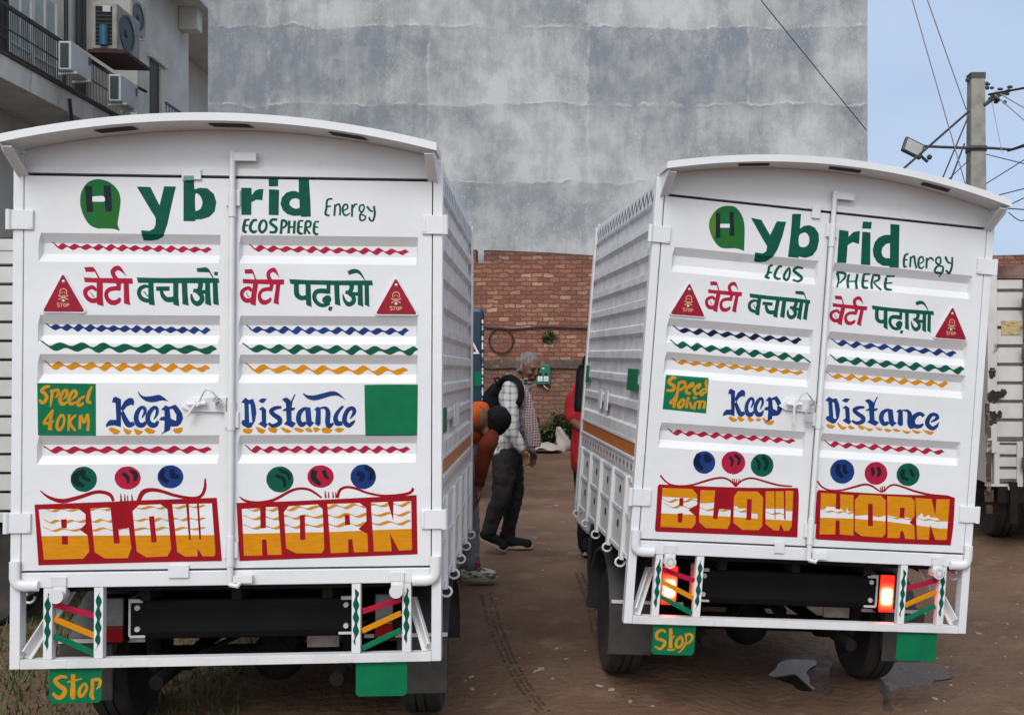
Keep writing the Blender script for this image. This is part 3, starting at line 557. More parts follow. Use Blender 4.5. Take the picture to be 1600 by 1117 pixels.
def ribbon_mark(P, parent, x, z0, z1, m, y, n=5):
    out = []; k = 60
    pts = []
    for i in range(k+1):
        t = i/k; tip = min(1, t*7, (1-t)*5)
        pts.append((x+.0035*math.sin(2*math.pi*n*t+x*9)-(.006*(t-.85)*6 if t > .85 else 0), z1+(z0-z1)*t, tip))
    for a, b in zip(pts, pts[1:]):
        out.append(hull([(p[0]+s*.0085*p[2], p[1]+s*.010*p[2]) for p in (a, b) for s in (-1, 1)]))
    return P.paint('painted_stripe', [(m, [('raw', out)], None)], parent, y=y)

def wheel(root, x, y, z, r=.27, wdt=.165, name='wheel', hub=1):
    s = 1 if x > 0 else -1
    o = MB().lathe([(r*.60, -wdt*.40), (r*.72, -wdt*.48), (r*.93, -wdt*.50), (r*.985, -wdt*.42), (r, -wdt*.30), (r, -wdt*.16), (r*.965, -wdt*.15), (r*.965, -wdt*.10), (r, -wdt*.09), (r, wdt*.09), (r*.965, wdt*.10), (r*.965, wdt*.15), (r, wdt*.16), (r, wdt*.30), (r*.985, wdt*.42), (r*.93, wdt*.50), (r*.72, wdt*.48), (r*.60, wdt*.40)], (0, 0, 0), n=40)
    w_ = empty(name, (x, y, z)); w_.parent = root
    o.build('tyre', RUBBER, w_, smooth=35)
    b = MB(); t = wdt*.30*s
    b.lathe([(r*.62, t*1.25), (r*.60, t*1.25), (r*.55, t*.9), (r*.50, t*.2), (r*.34, t*.55), (r*.20, t*.75), (r*.20, t*1.15), (r*.05, t*1.2)], (0, 0, 0), n=28)
    for k in range(5):
        a = 2*math.pi*k/5; b.cyl((t*.5, math.cos(a)*r*.27, math.sin(a)*r*.27), (t*.85, math.cos(a)*r*.27, math.sin(a)*r*.27), .011, 8)
    b.lathe([(r*.61, -t*1.3), (r*.60, t*1.25)], (0, 0, 0), n=28)
    b.build('rim', RIM, w_, smooth=40)
    return w_

def side_profile(s):
    pts = []; z = 1.955
    pts += [(.0, 2.045), (.0, 1.955)]
    for i in range(9):
        z = 1.955-i*.115
        pts += [(-.014, z-.010), (-.014, z-.062), (.004, z-.072), (.004, z-.106)]
    pts += [(.004, .915)]
    return pts

def side_panel(root, s, P, accent):
    X = .803
    pr = side_profile(s); b = MB(); n = len(pr)
    v = [(s*(X+p[0]), y, p[1]) for y in (.05, L) for p in pr]; b.add(v, [(i, i+1, n+i+1, n+i) for i in range(n-1)])
    v = [(s*(X-.03), y, z) for y in (.05, L) for z in (2.04, .90)]; b.add(v, [(0, 1, 3, 2)])
    o = b.build('side_panel', SIDE, root)
    b = MB(); b.box(min(s*X, s*(X+.012)), max(s*X, s*(X+.012)), L-.035, L+.012, .36, 2.055)                       # white end post and rails
    b.box(min(s*(X-.02), s*(X+.010)), max(s*(X-.02), s*(X+.010)), .052, L-.037, .897, .913); b.box(min(s*(X-.02), s*(X+.012)), max(s*(X-.02), s*(X+.012)), .052, L-.037, .822, .836)
    b.box(min(s*(X-.02), s*(X+.004)), max(s*(X-.02), s*(X+.004)), .052, L-.037, .755, .8215)
    b.build('side_rail', ENAMD, root, bevel=.002)
    b = MB(); b.box(min(s*X, s*(X+.005)), max(s*X, s*(X+.005)), .06, L-.05, .8365, .8965); b.build('reflective_strip', ORANGE, root)
    b = MB(); b.box(*sorted((s*(X+.0045), s*(X+.0062))), .06, L-.05, .768, .810); b.build('printed_strip', STRIPM, root)      # row of small printed marks
    b = MB(); b.box(*sorted((s*(X+.0005), s*(X+.0022))), .055, L-.04, 1.962, 2.040); b.build('painted_edge', HAZM if accent == 'hazard' else ZIGM, root)
    # little squares of the side lettering panel
    for y0, y1, m in ((.06, .20, GREENS), (.58, .68, WHITEP), (.74, .84, WHITEP)) if accent == 'hazard' else ((.10, .34, GREENS), (.86, .96, WHITEP), (1.06, 1.16, WHITEP), (1.60, 1.69, GREENS)):
        zz = 1.055 if m is WHITEP else (1.18 if accent != 'hazard' else 1.055)
        b = MB(); b.box(min(s*(X+.003), s*(X+.009)), max(s*(X+.003), s*(X+.009)), y0, y1, zz-.055, zz+.045); b.build('side_patch', m, root)
    # drop side with pressed ribs
    b = MB(); a, c = sorted((s*(X-.010), s*(X+.002))); b.box(a, c, .052, L-.037, .385, .752)
    for i in range(5):
        y = .16+i*.36
        b.prism([(s*(X+.002), y-.035), (s*(X+.020), y-.022), (s*(X+.020), y+.022), (s*(X+.002), y+.035)], .365, .745, ax=2)
    for zz in (.385, .56, .72):
        a, c = sorted((s*(X+.002), s*(X+.010))); b.box(a, c, .056, L-.04, zz, zz+.022)
    b.build('drop_side', ENAMD, root, bevel=.003)
    for i in range(4):
        y = .34+i*.36
        for zz in (.50, .66): b = MB(); b.cyl((s*(X+.0015), y, zz), (s*(X+.0035), y, zz), .020, 10); b.build('drain_hole', DARK, root)
    for i in range(5):
        y = .16+i*.36; pts = [(s*(X+.012+.022*math.sin(t)), y, .352+.020*math.cos(t)) for t in [x*.55 for x in range(0, 10)]]
        b = MB(); b.tube(pts, .005, 6); b.build('rope_hook', ENAM, root, smooth=50)

def strip_mat(name, kind):
    m = bpy.data.materials.new(name); m.use_nodes = True; t = m.node_tree; b = t.nodes['Principled BSDF']; b.inputs['Roughness'].default_value = .45
    tc = N(t, 'TexCoord'); sp = N(t, 'SeparateXYZ'); t.links.new(tc.outputs['Object'], sp.inputs[0])
    def M(op, a, b_=None, c_=None):
        n = N(t, 'Math', operation=op)
        for i, v in enumerate((a, b_, c_)):
            if v is None: continue
            if isinstance(v, (int, float)): n.inputs[i].default_value = v
            else: t.links.new(v, n.inputs[i])
        return n.outputs[0]
    nz = N(t, 'TexNoise', Scale=9, Detail=3); t.links.new(tc.outputs['Object'], nz.inputs['Vector'])
    wob = M('MULTIPLY', M('SUBTRACT', nz.outputs[0], .5), .02); y = M('ADD', sp.outputs['Y'], wob); z = sp.outputs['Z']
    if kind == 'hazard': f = M('LESS_THAN', M('FRACT', M('MULTIPLY', M('SUBTRACT', y, M('MULTIPLY', M('SUBTRACT', z, 2.0), .25)), 12.5)), .42); f = M('MULTIPLY', f, M('MULTIPLY', M('GREATER_THAN', z, 1.972), M('LESS_THAN', z, 2.026))); A, B = (.60, .61, .62, 1), (.07, .075, .085, 1)
    elif kind == 'zigzag':
        tri = M('PINGPONG', M('MULTIPLY', y, 11.0), .5); zz = M('ADD', M('MULTIPLY', tri, .115), 1.974); f = M('LESS_THAN', M('ABSOLUTE', M('SUBTRACT', z, zz)), .0125); A, B = (.62, .63, .64, 1), (.003, .05, .034, 1)
    else:
        u = M('PINGPONG', M('MULTIPLY', y, 10.5), .5); v = M('MULTIPLY', M('ABSOLUTE', M('SUBTRACT', z, .789)), 14.); f = M('LESS_THAN', M('ADD', M('MULTIPLY', u, 1.0), v), .27); A, B = (.58, .58, .58, 1), (.34, .15, .05, 1)
    mx = N(t, 'Mix', data_type='RGBA'); mx.inputs['A'].default_value = A; mx.inputs['B'].default_value = B
    t.links.new(f, mx.inputs['Factor']); t.links.new(mx.outputs['Result'], b.inputs['Base Color'])
    return m
HAZM, ZIGM, STRIPM = strip_mat('hazard_edge', 'hazard'), strip_mat('zigzag_edge', 'zigzag'), strip_mat('printed_marks', 'marks')

def truck(name, label, loc, rot, painter, lit, accent):
    root = empty(name, loc, rot); tag(root, label, 'truck', 'mini trucks with hand-painted doors')
    P = Painter(loc, rot)
    # --- frame
    for s in (-1, 1):
        a, c = sorted((s*(DW+.004), s*HW)); b = MB(); b.box(a, c, 0, .05, Z0, ZT+.072); b.build('frame_post', ENAM, root, bevel=.003)
    b = MB(); b.box(-DW-.003, DW+.003, -.002, .05, ZU, ZB-.004); b.build('rear_beam', ENAM, root, bevel=.003)
    # --- header and roof
    n = 24; xs = [-.772+1.544*i/n for i in range(n+1)]
    b = MB(); b.prism([(xs[0], ZT+.003)]+[(x, ZT+.003) for x in xs[1:]]+[(x, zl(x)-.001) for x in xs[::-1]], .008, .04)
    b.box(-.772, .772, 0, .03, ZT+.003, ZT+.030); b.build('header_panel', ENAM, root)
    b = MB(); xr = [-.80+1.6*i/32 for i in range(33)]; prof = [(x, zl(x)) for x in xr]+[(x, zl(x)+.030) for x in xr[::-1]]
    b.prism(prof, -.148, -.140)
    b.prism([(x, zl(x)) for x in xr]+[(x, zl(x)+.028) for x in xr[::-1]], -.1395, .045)
    b.prism([(x, zl(x)-.036) for x in xr]+[(x, zl(x)-.016) for x in xr[::-1]], .0455, L+.03)
    b.build('roof', ENAM, root, smooth=40)
    for x0, x1 in ((-.475, -.335), (-.060, .090), (.385, .520)):
        b = MB(); b.add([(x0, -.105, zl(x0)-.003), (x1, -.105, zl(x1)-.003), (x1+.012, -.055, zl(x1+.012)-.003), (x0+.012, -.055, zl(x0+.012)-.003)], [(0, 3, 2, 1)]); b.build('vent_slot', DARK, root, fix=False)
    for s in (-1, 1):
        b = MB(); x = s*.785
        b.prism([(-.139, 2.083), (-.125, 2.060), (-.005, 1.985), (.03, 1.985), (.03, 2.083)], min(x, x+s*.006), max(x, x+s*.006), ax=0)
        b.bar((x-s*.015, -.132, 2.075), (x-s*.015, .0, 1.992), .036, .005, (0, -1, 1)); b.build('roof_bracket', ENAM, root, bevel=.0015)
    # --- body shell behind the doors
    b = MB(); b.box(-.765, .765, .06, .08, ZB, ZT+.05); b.build('interior_shade_sheet', DARK, root)  # added black sheet: stands in for the interior's shade behind the door gaps
    b = MB(); b.box(-.80, .80, L-.02, L, ZB-.1, 2.08); b.build('front_panel', SIDE, root)
    b = MB(); b.box(-.78, .78, .06, L-.02, .395, .42); b.build('load_floor', UNDER, root)
    for s in (-1, 1): side_panel(root, s, P, accent)
    # --- doors with everything painted or fixed on them
    dl = door(root, -DW, -.003, GX[0]); dr = door(root, .003, DW, GX[1])
    info = painter(P, dl, dr)
    for d, A, Bl, Br in info['plates']: tri_plate(P, d, A, Bl, Br, 0)
    for s, d in ((-1, dl), (1, dr)):
        for z0, z1 in ((1.785, 1.858), (.632, .706)):
            b = MB(); a, c = sorted((s*.732, s*.822)); b.box(a, c, -.009, -.001, z0, z1); b.cyl((s*.822, -.008, z0-.002), (s*.822, -.008, z1+.002), .0105, 12)
            b.box(*sorted((s*.7325, s*.745)), -.011, -.0085, z0+.006, z1-.006); b.build('hinge', ENAM, d, bevel=.002)
        b = MB()                                                                                                      # bent pipe elbows at the lower corners
        pts = [(s*.787, -.012, .525), (s*.787, -.012, .462), (s*.783, -.012, .446), (s*.772, -.012, .436), (s*.756, -.012, .432), (s*.700, -.012, .432)]
        b.tube(pts, .0205, 12, flat=(1, .6)); b.build('pipe_elbow', ENAM, root, smooth=50)
    b = MB(); x = .009
    b.cyl((x, -.017, .428), (x, -.017, 2.092), .0115, 14)
    for z0, z1 in ((1.84, 1.94), (1.02, 1.13), (.50, .615)): b.cyl((x, -.017, z0), (x, -.017, z1), .0148, 14)
    for z in (1.915, 1.06, .56): b.box(x-.026, x+.026, -.012, -.001, z-.03, z+.03)
    b.box(x, .099, -.026, -.006, 2.057, 2.089); b.box(x+.006, x+.05, -.006, .007, 2.062, 2.084); b.tube([(x, -.02, .43), (x+.03, -.024, .424), (x+.04, -.02, .44)], .010, 8); b.box(x+.014, .094, -.030, -.006, .436, .463)
    b.build('lock_rod', ENAM, dr, smooth=40)
    b = MB(); b.prism([(-.180, 1.108), (-.150, 1.092), (-.012, 1.088), (-.012, 1.146), (-.140, 1.146)], -.012, -.001)
    b.cyl((-.150, -.03, 1.120), (-.080, -.03, 1.124), .0085, 10); b.cyl((-.115, -.012, 1.122), (-.115, -.038, 1.122), .012, 10)
    b.bar((-.118, -.036, 1.122), (-.150, -.036, 1.075) if accent == 'hazard' else (-.116, -.036, 1.035), .012, .008)
    b.build('hasp', ENAM, dl, bevel=.0015)
    b = MB(); pts = catmull([(-.105, -.034, 1.128), (-.085, -.040, 1.168), (-.068, -.042, 1.178), (-.048, -.040, 1.160), (-.030, -.036, 1.128), (-.044, -.030, 1.118), (-.034, -.040, 1.150), (-.052, -.042, 1.135), (-.028, -.034, 1.142), (-.046, -.030, 1.105)], 4)
    b.tube(pts, .0032, 6); b.tube([(p[0]+.006, p[1]-.004, p[2]-.006) for p in pts[10:]], .003, 6)
    if accent != 'hazard': b.box(-.062, -.028, -.040, -.026, 1.048, 1.082); b.tube([(-.057, -.033, 1.08), (-.057, -.033, 1.10), (-.045, -.033, 1.112), (-.033, -.033, 1.10), (-.033, -.033, 1.08)], .004, 6)
    b.build('padlock_wire', STEEL, dl, smooth=50)
    cl = ((-.184, -.112, 1.984, 2.024), (-.225, -.148, .455, .505)) if accent == 'hazard' else ((-.090, -.050, 1.962, 2.018), (-.150, -.105, .452, .502))
    for x0, x1, z0, z1 in cl: b = MB(); b.box(x0, x1, -.010, -.0025, z0, z1); b.build('door_clip', ENAM, dl, bevel=.0015)
    if accent == 'hazard': P.paint('painted_mark', [(bpy.data.materials.get('thin_green') or mat('thin_green', (.10, .30, .23, 1), .4), [('p', '1160,32 1273,32 1273,76 1160,80')], Z1)], dl, y=-.0102)
    # --- bumper frame
    b = MB(); b.box(-DW-.003, DW+.003, .001, .042, Z0, Z0+.034)
    for x0, x1 in ((-.64, -.60), (-.36, -.30), (.42, .47)): b.box(x0, x1, .0, .002, Z0+.002, Z0+.032)
    b.build('bumper_beam', ENAMD, root, bevel=.002)
    for i, (x0, x1) in enumerate(((-.688, -.655), (-.502, -.468), (.465, .499), (.659, .693))):
        b = MB(); b.box(x0, x1, .001, .034, Z0+.0345, ZU-.0005); o = b.build('bumper_upright', ENAM, root, bevel=.002)
        ribbon_mark(P, o, (x0+x1)/2, .18, .405, GREENP, .001, 4.5)
    for s in (-1, 1):
        for (za, zb), m in (((.355, .310), REDP), ((.302, .234), YELP), ((.236, .166), GREENS)):
            b = MB(); b.bar((s*.654, .016, za), (s*.503, .016, zb), .010, .021); b.build('diagonal_bar', m, root, bevel=.0015)
        b = MB(); b.bar((s*.752, .02, .165), (s*.655, .17, .395), .006, .062, (0, -.2, 1)); b.bar((s*.755, .026, .150), (s*.66, .176, .375), .045, .006); b.build('bumper_brace', ENAMD, root, bevel=.001)
        x = -.628 if s < 0 else .639
        b = MB(); b.box(x-.028, x+.028, -.010, -.0035, .432, .464); b.box(x-.022, x+.026, -.008, .010, .40, .436); b.cyl((x, -.03, .394), (x, .03, .394), .026, 20)
        if lit: b.lathe([(.019, -.031), (.013, -.031), (.013, -.010)], (x, 0, .394), axis='y', n=20)
        b.build('marker_lamp', ENAMD, root, smooth=40)
        # hanging plates
        a, c = (-.672, -.478) if s < 0 else (.479, .677)
        b = MB(); b.prism([(a+.012, -.022), (c-.012, -.022), (c, -.010), (c, Z0+.012), (a, Z0+.012), (a, -.010)], .018, .023)
        o = b.build('hanging_plate', GREENS, root, bevel=.001)
        if s < 0: P.paint('painted_word', [(YELS, info['stop'], info['stopmap'])], o, y=.018); o['label'] = 'green hanging plate with the word Stop'
        else: o['label'] = 'plain green hanging plate'
    # --- chassis
    b = MB()
    for s in (-1, 1): b.box(*sorted((s*.33, s*.39)), .25, 3.2, .20, .34)
    for y in (.6, 1.2, 1.8, 2.5): b.box(-.33, .33, y, y+.06, .22, .32)
    for x in (-.7, -.35, 0, .35, .7): b.box(x-.02, x+.02, .10, L-.05, .345, .39)
    b.box(-.45, .25, .95, 1.5, -.02, .20); b.box(.28, .62, 1.25, 1.75, -.02, .24); b.box(-.70, -.45, 1.2, 1.7, 0, .26)
    b.tube([(.1, .55, .06), (.15, .9, .08), (.3, 1.6, .05)], .035, 10); b.cyl((-.22, .35, .07), (.10, .78, .16), .012, 8); b.cyl((.12, .45, .05), (-.12, .7, .17), .012, 8)
    b.build('chassis', UNDER, root, bevel=.004)
    b = MB(); b.prism([(.20, .17), (.19, .20), (.19, .30), (.20, .33), (.30, .335), (.31, .30), (.31, .20), (.30, .165)], -.44, .44, ax=0); b.build('cross_member', BLACKP, root, bevel=.008)
    for s in (-1, 1):
        b = MB(); x = s*.44; b.box(*sorted((x-s*.002, x+s*.006)), .186, .31, .185, .335)
        b.box(*sorted((x, x-s*.05)), .182, .1885, .32, .335); b.box(*sorted((x, x-s*.06)), .182, .1885, .180, .190); 
        for z in (.215, .30): b.cyl((x-s*.03, .178, z), (x-s*.03, .19, z), .011, 8)
        b.build('member_bracket', ENAMD, root, bevel=.001)
        b = MB(); b.cyl((s*.36, .25, -.02), (s*.36, 1.3, -.02), .03, 8); b.tube([(s*.40, .30, .20), (s*.40, .36, .02), (s*.40, .78, -.09), (s*.40, 1.2, .0), (s*.40, 1.26, .20)], .03, 8, flat=(0, 1.0)); b.build('leaf_spring', UNDER, root, smooth=50)
        # mud guard, flap and bracket
        b = MB(); ring = []; x0, x1 = sorted((s*.595, s*.795))
        for k in range(13):
            a = math.pi*(1.03-1.06*k/12); yy, zz = .80-math.cos(math.pi-a)*.355*-1, 0
            yy = .78+.355*math.cos(a); zz = -.05+.355*math.sin(a); yi, zi = .78+.34*math.cos(a), -.05+.34*math.sin(a)
            ring.append([(x0, yy, zz), (x1, yy, zz), (x1, yi, zi-.02), (x1-.004*s, yi, zi), (x0, yi, zi)])
        b.loft([[Vector(p) for p in r_] for r_ in ring]); b.build('mud_guard', FENDER, root, smooth=40)
        b = MB(); x0, x1 = sorted((s*.585, s*.80)); b.box(x0, x1, .385, .397, -.13, .13); b.build('mud_flap', FLAP, root, bevel=.004)
        b = MB(); b.box(*sorted((s*.45, s*.80)), .375, .384, .115, .130); b.box(*sorted((s*.812, s*.816)), .02, .30, .12, .40) if 0 else None; b.build('flap_bracket', ENAMD, root)
        wheel(root, s*.665, .78, -.05); wheel(root, s*.47, 2.50, -.05)
        # tail lamp
        tl = empty('tail_lamp', (s*.545, .30, .225)); tl.parent = root
        b = MB(); b.box(-.042, .042, .002, .055, -.098, .098); b.build('lamp_housing', BLACKP, tl, bevel=.004)
        b = MB(); b.box(-.036, .036, -.006, .0015, -.024, .090); b.build('clear_lens' if not lit else 'stop_lens', LENSG if not lit else LENSR2, tl, bevel=.004)
        b = MB(); b.box(-.036, .036, -.007, .0015, -.090, -.026); b.build('red_lens', LENSR if not lit else LENSR2, tl, bevel=.004)
    b = MB(); b.cyl((-.66, .78, -.05), (.66, .78, -.05), .045, 12); b.sphere((0, .78, -.05), .12); b.build('rear_axle', UNDER, root, smooth=40)
    b = MB(); b.box(.23, .36, .30, .31, .10, .15); b.build('number_lamp_bracket', RIM, root)
    # --- cab in front of the box
    cab = MB(); pr = [(1.82, .30), (1.82, 1.30), (1.95, 1.42), (2.35, 1.45), (2.75, 1.30), (3.12, .80), (3.32, .62), (3.38, .30), (3.38, .02), (2.84, .02), (2.78, .16), (2.64, .27), (2.40, .28), (2.16, .28)]
    cab.prism(pr, -.56, .56, ax=0); c = cab.build('cab', ENAM, root, bevel=.03)
    for s in (-1, 1):
        b = MB(); x = s*.562; b.prism([(1.98, .78), (1.98, 1.28), (2.42, 1.32), (2.68, 1.22), (2.92, .82)], min(x, x+s*.004), max(x, x+s*.004), ax=0); b.build('side_window', GLASSD, c)
        b = MB(); b.tube([(s*.55, 2.85, .80), (s*.64, 2.80, .85), (s*.65, 2.80, 1.18)], .010, 8); q = [(x_, z_) for x_, z_ in ((-.068, -.13), (.068, -.13), (.074, -.10), (.074, .10), (.060, .135), (-.060, .135), (-.074, .10), (-.074, -.10))]
        b.prism([(s*.655+p[0], 1.06+p[1]*1.25) for p in q], 2.70, 2.745); m = b.build('wing_mirror', BLACKP, c, bevel=.008)
        b = MB(); b.prism([(s*.655+p[0]*.8, 1.06+p[1]*1.05) for p in q], 2.696, 2.699); b.build('mirror_glass', GLASSD, m)
    b = MB(); b.add([(-.50, 2.80, 1.30), (.50, 2.80, 1.30), (.52, 3.135, .82), (-.52, 3.135, .82)], [(0, 1, 2, 3)]); b.build('windscreen', GLASSD, c)
    b = MB(); b.box(-.55, .55, 1.815, 1.819, .95, 1.28); b.build('rear_window', GLASSD, c)
    return root

GLASSD = mat('dark_glass', (.02, .025, .028, 1), .08)
LENSG = mat('clear_lens_grey', (.30, .30, .29, 1), .25, (.22, .22, .21, 1), 20)
LENSR = mat('red_lens', (.30, .008, .012, 1), .2)
def emis(name, col, st):
    m = mat(name, col, .3); b = m.node_tree.nodes['Principled BSDF']; b.inputs['Emission Color'].default_value = col; b.inputs['Emission Strength'].default_value = st
    return m
def lamp_lens():                                      # a lit lens: hot where the bulb sits, red towards its rim
    m = bpy.data.materials.new('lit_red_lens'); m.use_nodes = True; t = m.node_tree; b = t.nodes['Principled BSDF']; b.inputs['Base Color'].default_value = (.35, .006, .004, 1); b.inputs['Roughness'].default_value = .25
    tc = N(t, 'TexCoord'); sp = N(t, 'SeparateXYZ'); t.links.new(tc.outputs['Object'], sp.inputs[0])
    def M(op, a, c):
        n = N(t, 'Math', operation=op)
        for i, v in enumerate((a, c)):
            if isinstance(v, (int, float)): n.inputs[i].default_value = v
            else: t.links.new(v, n.inputs[i])
        return n.outputs[0]
    ax = M('MULTIPLY', M('ABSOLUTE', sp.outputs['X'], 0), 1/.038); az = M('MULTIPLY', M('ABSOLUTE', M('ADD', sp.outputs['Z'], .014), 0), 1/.052)
    d = M('POWER', M('ADD', M('POWER', ax, 4), M('POWER', az, 4)), .25)
    rib = M('MULTIPLY', M('PINGPONG', M('MULTIPLY', sp.outputs['Z'], 90), .5), .22); d = M('ADD', d, rib)
    cr = N(t, 'ValToRGB'); e = cr.color_ramp; e.elements[0].position = .44; e.elements[0].color = (11, 1.35, .95, 1); e.elements[1].position = 1.0; e.elements[1].color = (.85, .018, .006, 1)
    k = e.elements.new(.60); k.color = (6, .34, .14, 1); k = e.elements.new(.72); k.color = (2.6, .10, .03, 1)
    dd = M('MULTIPLY', d, .72); t.links.new(dd, cr.inputs[0]); t.links.new(cr.outputs[0], b.inputs['Emission Color']); b.inputs['Emission Strength'].default_value = 1.7
    return m
LENSR2 = lamp_lens()

POSE_L = ((-1.5143, 3.9574, HC-1.2993), (-.0120, .0024, .0774))
POSE_R = ((.7944, 4.6282, HC-1.3354), (.0028, .0759, .1784))
truck('delivery_truck', 'left white truck with hand-painted BLOW HORN doors and unlit tail lamps', *POSE_L, paint_left, False, 'hazard')
truck('delivery_truck', 'right white truck with hand-painted BLOW HORN doors, its red tail lamps lit', *POSE_R, paint_right, True, 'zigzag')
# ------------------------------------------------------------------ ground
def ss(t): t = max(0, min(1, t)); return t*t*(3-2*t)
def ground_z(x, y):
    kn = [(-9, 0), (-3.2, .01), (-2.0, -.012), (-.8, -.006), (0, .015), (.3, .010), (.75, -.074), (1.2, -.080), (2.6, -.085), (5, -.05), (9, 0)]
    h = 0
    for (a, ha), (b, hb) in zip(kn, kn[1:]):
        if a <= x < b: h = ha+(hb-ha)*ss((x-a)/(b-a)); break
    h *= 1-ss((y-7)/5)
    n = noise.noise(Vector((x*1.7, y*1.7, 0)))*.012+noise.noise(Vector((x*6, y*6, 3)))*.006+noise.noise(Vector((x*17, y*17, 7)))*.003
    k = 1
    for wx, wy in ((-2.23, 4.68), (-.92, 4.78), (0, 5.28), (1.31, 5.51)):
        k *= 1-.85*math.exp(-((x-wx)**2+(y-wy)**2)/.06)
    return h+n*k
def axis(segs):
    o = []
    for a, b, st in segs:
        n = max(1, round((b-a)/st)); o += [a+(b-a)*i/n for i in range(n)]
    return o+[segs[-1][1]]
gx = axis(((-300, -40, 20), (-40, -9, 2), (-9, -4, .25), (-4, 4.5, .045), (4.5, 9, .25), (9, 40, 2), (40, 300, 20)))
gy = axis(((-200, -20, 20), (-20, 1.5, 1.5), (1.5, 3.6, .2), (3.6, 10.5, .05), (10.5, 20, .25), (20, 60, 4), (60, 600, 40)))
b = MB(); n = len(gx)
b.add([(x, y, ground_z(x, y)) for y in gy for x in gx], [(j*n+i, j*n+i+1, (j+1)*n+i+1, (j+1)*n+i) for j in range(len(gy)-1) for i in range(n-1)])
MUD = mat('brown_mud', (.165, .098, .060, 1), .66, (.098, .057, .036, 1), 1.1, 8, .36, .66, bump=.020, bscale=18, col3=(.235, .155, .105, 1), scale3=3.2, lo3=.56, hi3=.76, rough2=.9, spec=.28)
g = b.build('ground', MUD, fix=False, smooth=60); tag(g, 'brown bare earth yard with wet patches and tyre prints', 'ground', kind='structure')

# puddles
WATER = mat('puddle_water', (.022, .016, .012, 1), .04, (.03, .022, .016, 1), 5, spec=.6)
def puddle(px, zz, label):
    pts = []
    for x, y in catmull(px, 4, True):
        d = F*(HC-zz)/(y-CY); X = (x-CX)/F*d; pts.append((X+.05*noise.noise(Vector((X*7, d*7, 1))), d+.06*noise.noise(Vector((X*7, d*7, 5)))))
    b = MB(); b.add([(x, y, zz) for x, y in pts], [tuple(range(len(pts)))])
    o = b.build('puddle', WATER, fix=False)
    if o.data.polygons[0].normal.z < 0: o.data.flip_normals()
    tag(o, label, 'puddle', kind='structure')
puddle([(1204, 1053), (1222, 1036), (1245, 1030), (1268, 1029), (1275, 1036), (1262, 1046), (1266, 1060), (1270, 1078), (1250, 1076), (1228, 1066)], -.0715, 'small grey puddle mirroring the sky under the right truck')
WET = mat('damp_mud', (.062, .040, .028, 1), .30, (.085, .055, .038, 1), 7, rough2=.6, spec=.45, bump=.01, bscale=26); WATER = WET
puddle([(1180, 1056), (1215, 1030), (1262, 1022), (1300, 1030), (1296, 1052), (1300, 1086), (1250, 1092), (1205, 1078)], -.0768, 'dark damp rim of mud round the small grey puddle')
WATER = mat('wet_mud', (.070, .048, .036, 1), .16, (.11, .08, .06, 1), 9, rough2=.5, spec=.5, bump=.004, bscale=30)
puddle([(1372, 1046), (1420, 1032), (1475, 1040), (1482, 1058), (1455, 1072), (1466, 1098), (1420, 1116), (1376, 1106), (1386, 1072)], -.0760, 'shallow wet mud patch behind the right wheel of the right truck')

# tyre prints: rows of small pressed lugs
TRK = mat('print_mud', (.078, .047, .031, 1), .8)
b = MB()
def tyre_print(pts, rows, seed):
    rnd = random.Random(seed); q = catmull([(p[0], p[1]) for p in pts], 14)
    for i in range(len(q)-1):
        (x0, y0), (x1, y1) = q[i], q[i+1]
        for r in rows:
            if rnd.random() < .35: continue
            c = []
            for (x, y, dx, dy) in ((x0, y0, -1, 0), (x0, y0, 1, 0), (x1, y1, .6, 0), (x1, y1, -1.2, 0)):
                xx = x+r+dx*2.0+rnd.uniform(-.8, .8); yy = y+abs(r)*.05+rnd.uniform(-.5, .5); d = F*HC/(yy-CY); c.append(((xx-CX)/F*d, d))
            b.add([(p[0], p[1], ground_z(*p)+.004) for p in c], [(0, 1, 2, 3)])
tyre_print([(765, 945), (778, 985), (790, 1015), (806, 1048), (826, 1082), (850, 1116)], (-9, 0, 9), 1)
tyre_print([(905, 895), (915, 920), (924, 950), (930, 990)], (-5, 4), 2)
tyre_print([(760, 925), (765, 945)], (-8, 6), 3)
o = b.build('tyre_print', TRK); tag(o, 'dark tyre prints pressed into the mud between the trucks', 'tyre print', kind='structure')

# litter and stones
LIT = mat('pale_litter', (.33, .29, .25, 1), .7); STN = mat('grey_stone', (.16, .13, .11, 1), .85)
rnd = random.Random(11); b = MB()
spots = [(840, 1048), (835, 1050), (845, 1046), (939, 1076), (955, 1082), (870, 1015), (835, 840), (858, 858), (890, 864), (848, 890), (1530, 970), (1555, 985), (1250, 1110), (1460, 1068), (1475, 1072), (1300, 1108), (775, 935), (726, 1062), (735, 1058), (738, 1075), (795, 745), (805, 748), (890, 730), (920, 722), (785, 742), (870, 790), (985, 1100), (1020, 1105), (885, 1031)]
for _ in range(110):
    spots.append((rnd.uniform(690, 1000), 700+400*rnd.random()**1.3) if rnd.random() < .6 else (rnd.uniform(1380, 1600), rnd.uniform(850, 1117)))
for i, (x, y) in enumerate(spots):
    d = F*HC/(y-CY); X = (x-CX)/F*d; s_ = rnd.uniform(.004, .011)*(1.35 if i < 29 else .7); a = rnd.uniform(0, 6.3)
    M_ = Matrix.Translation((X, d, ground_z(X, d)+s_*.3)) @ Matrix.Rotation(a, 4, 'Z') @ Matrix.Rotation(rnd.uniform(-.4, .4), 4, 'X')
    b.mi = 0 if i < 29 or rnd.random() < .5 else 1
    b.box(-s_*rnd.uniform(.8, 2), s_, -s_*.6, s_*.7, -s_*.3, s_*.3, M_)
o = b.build('litter', [LIT, STN]); tag(o, 'scattered pale scraps of litter and small stones on the mud', 'litter', kind='stuff')

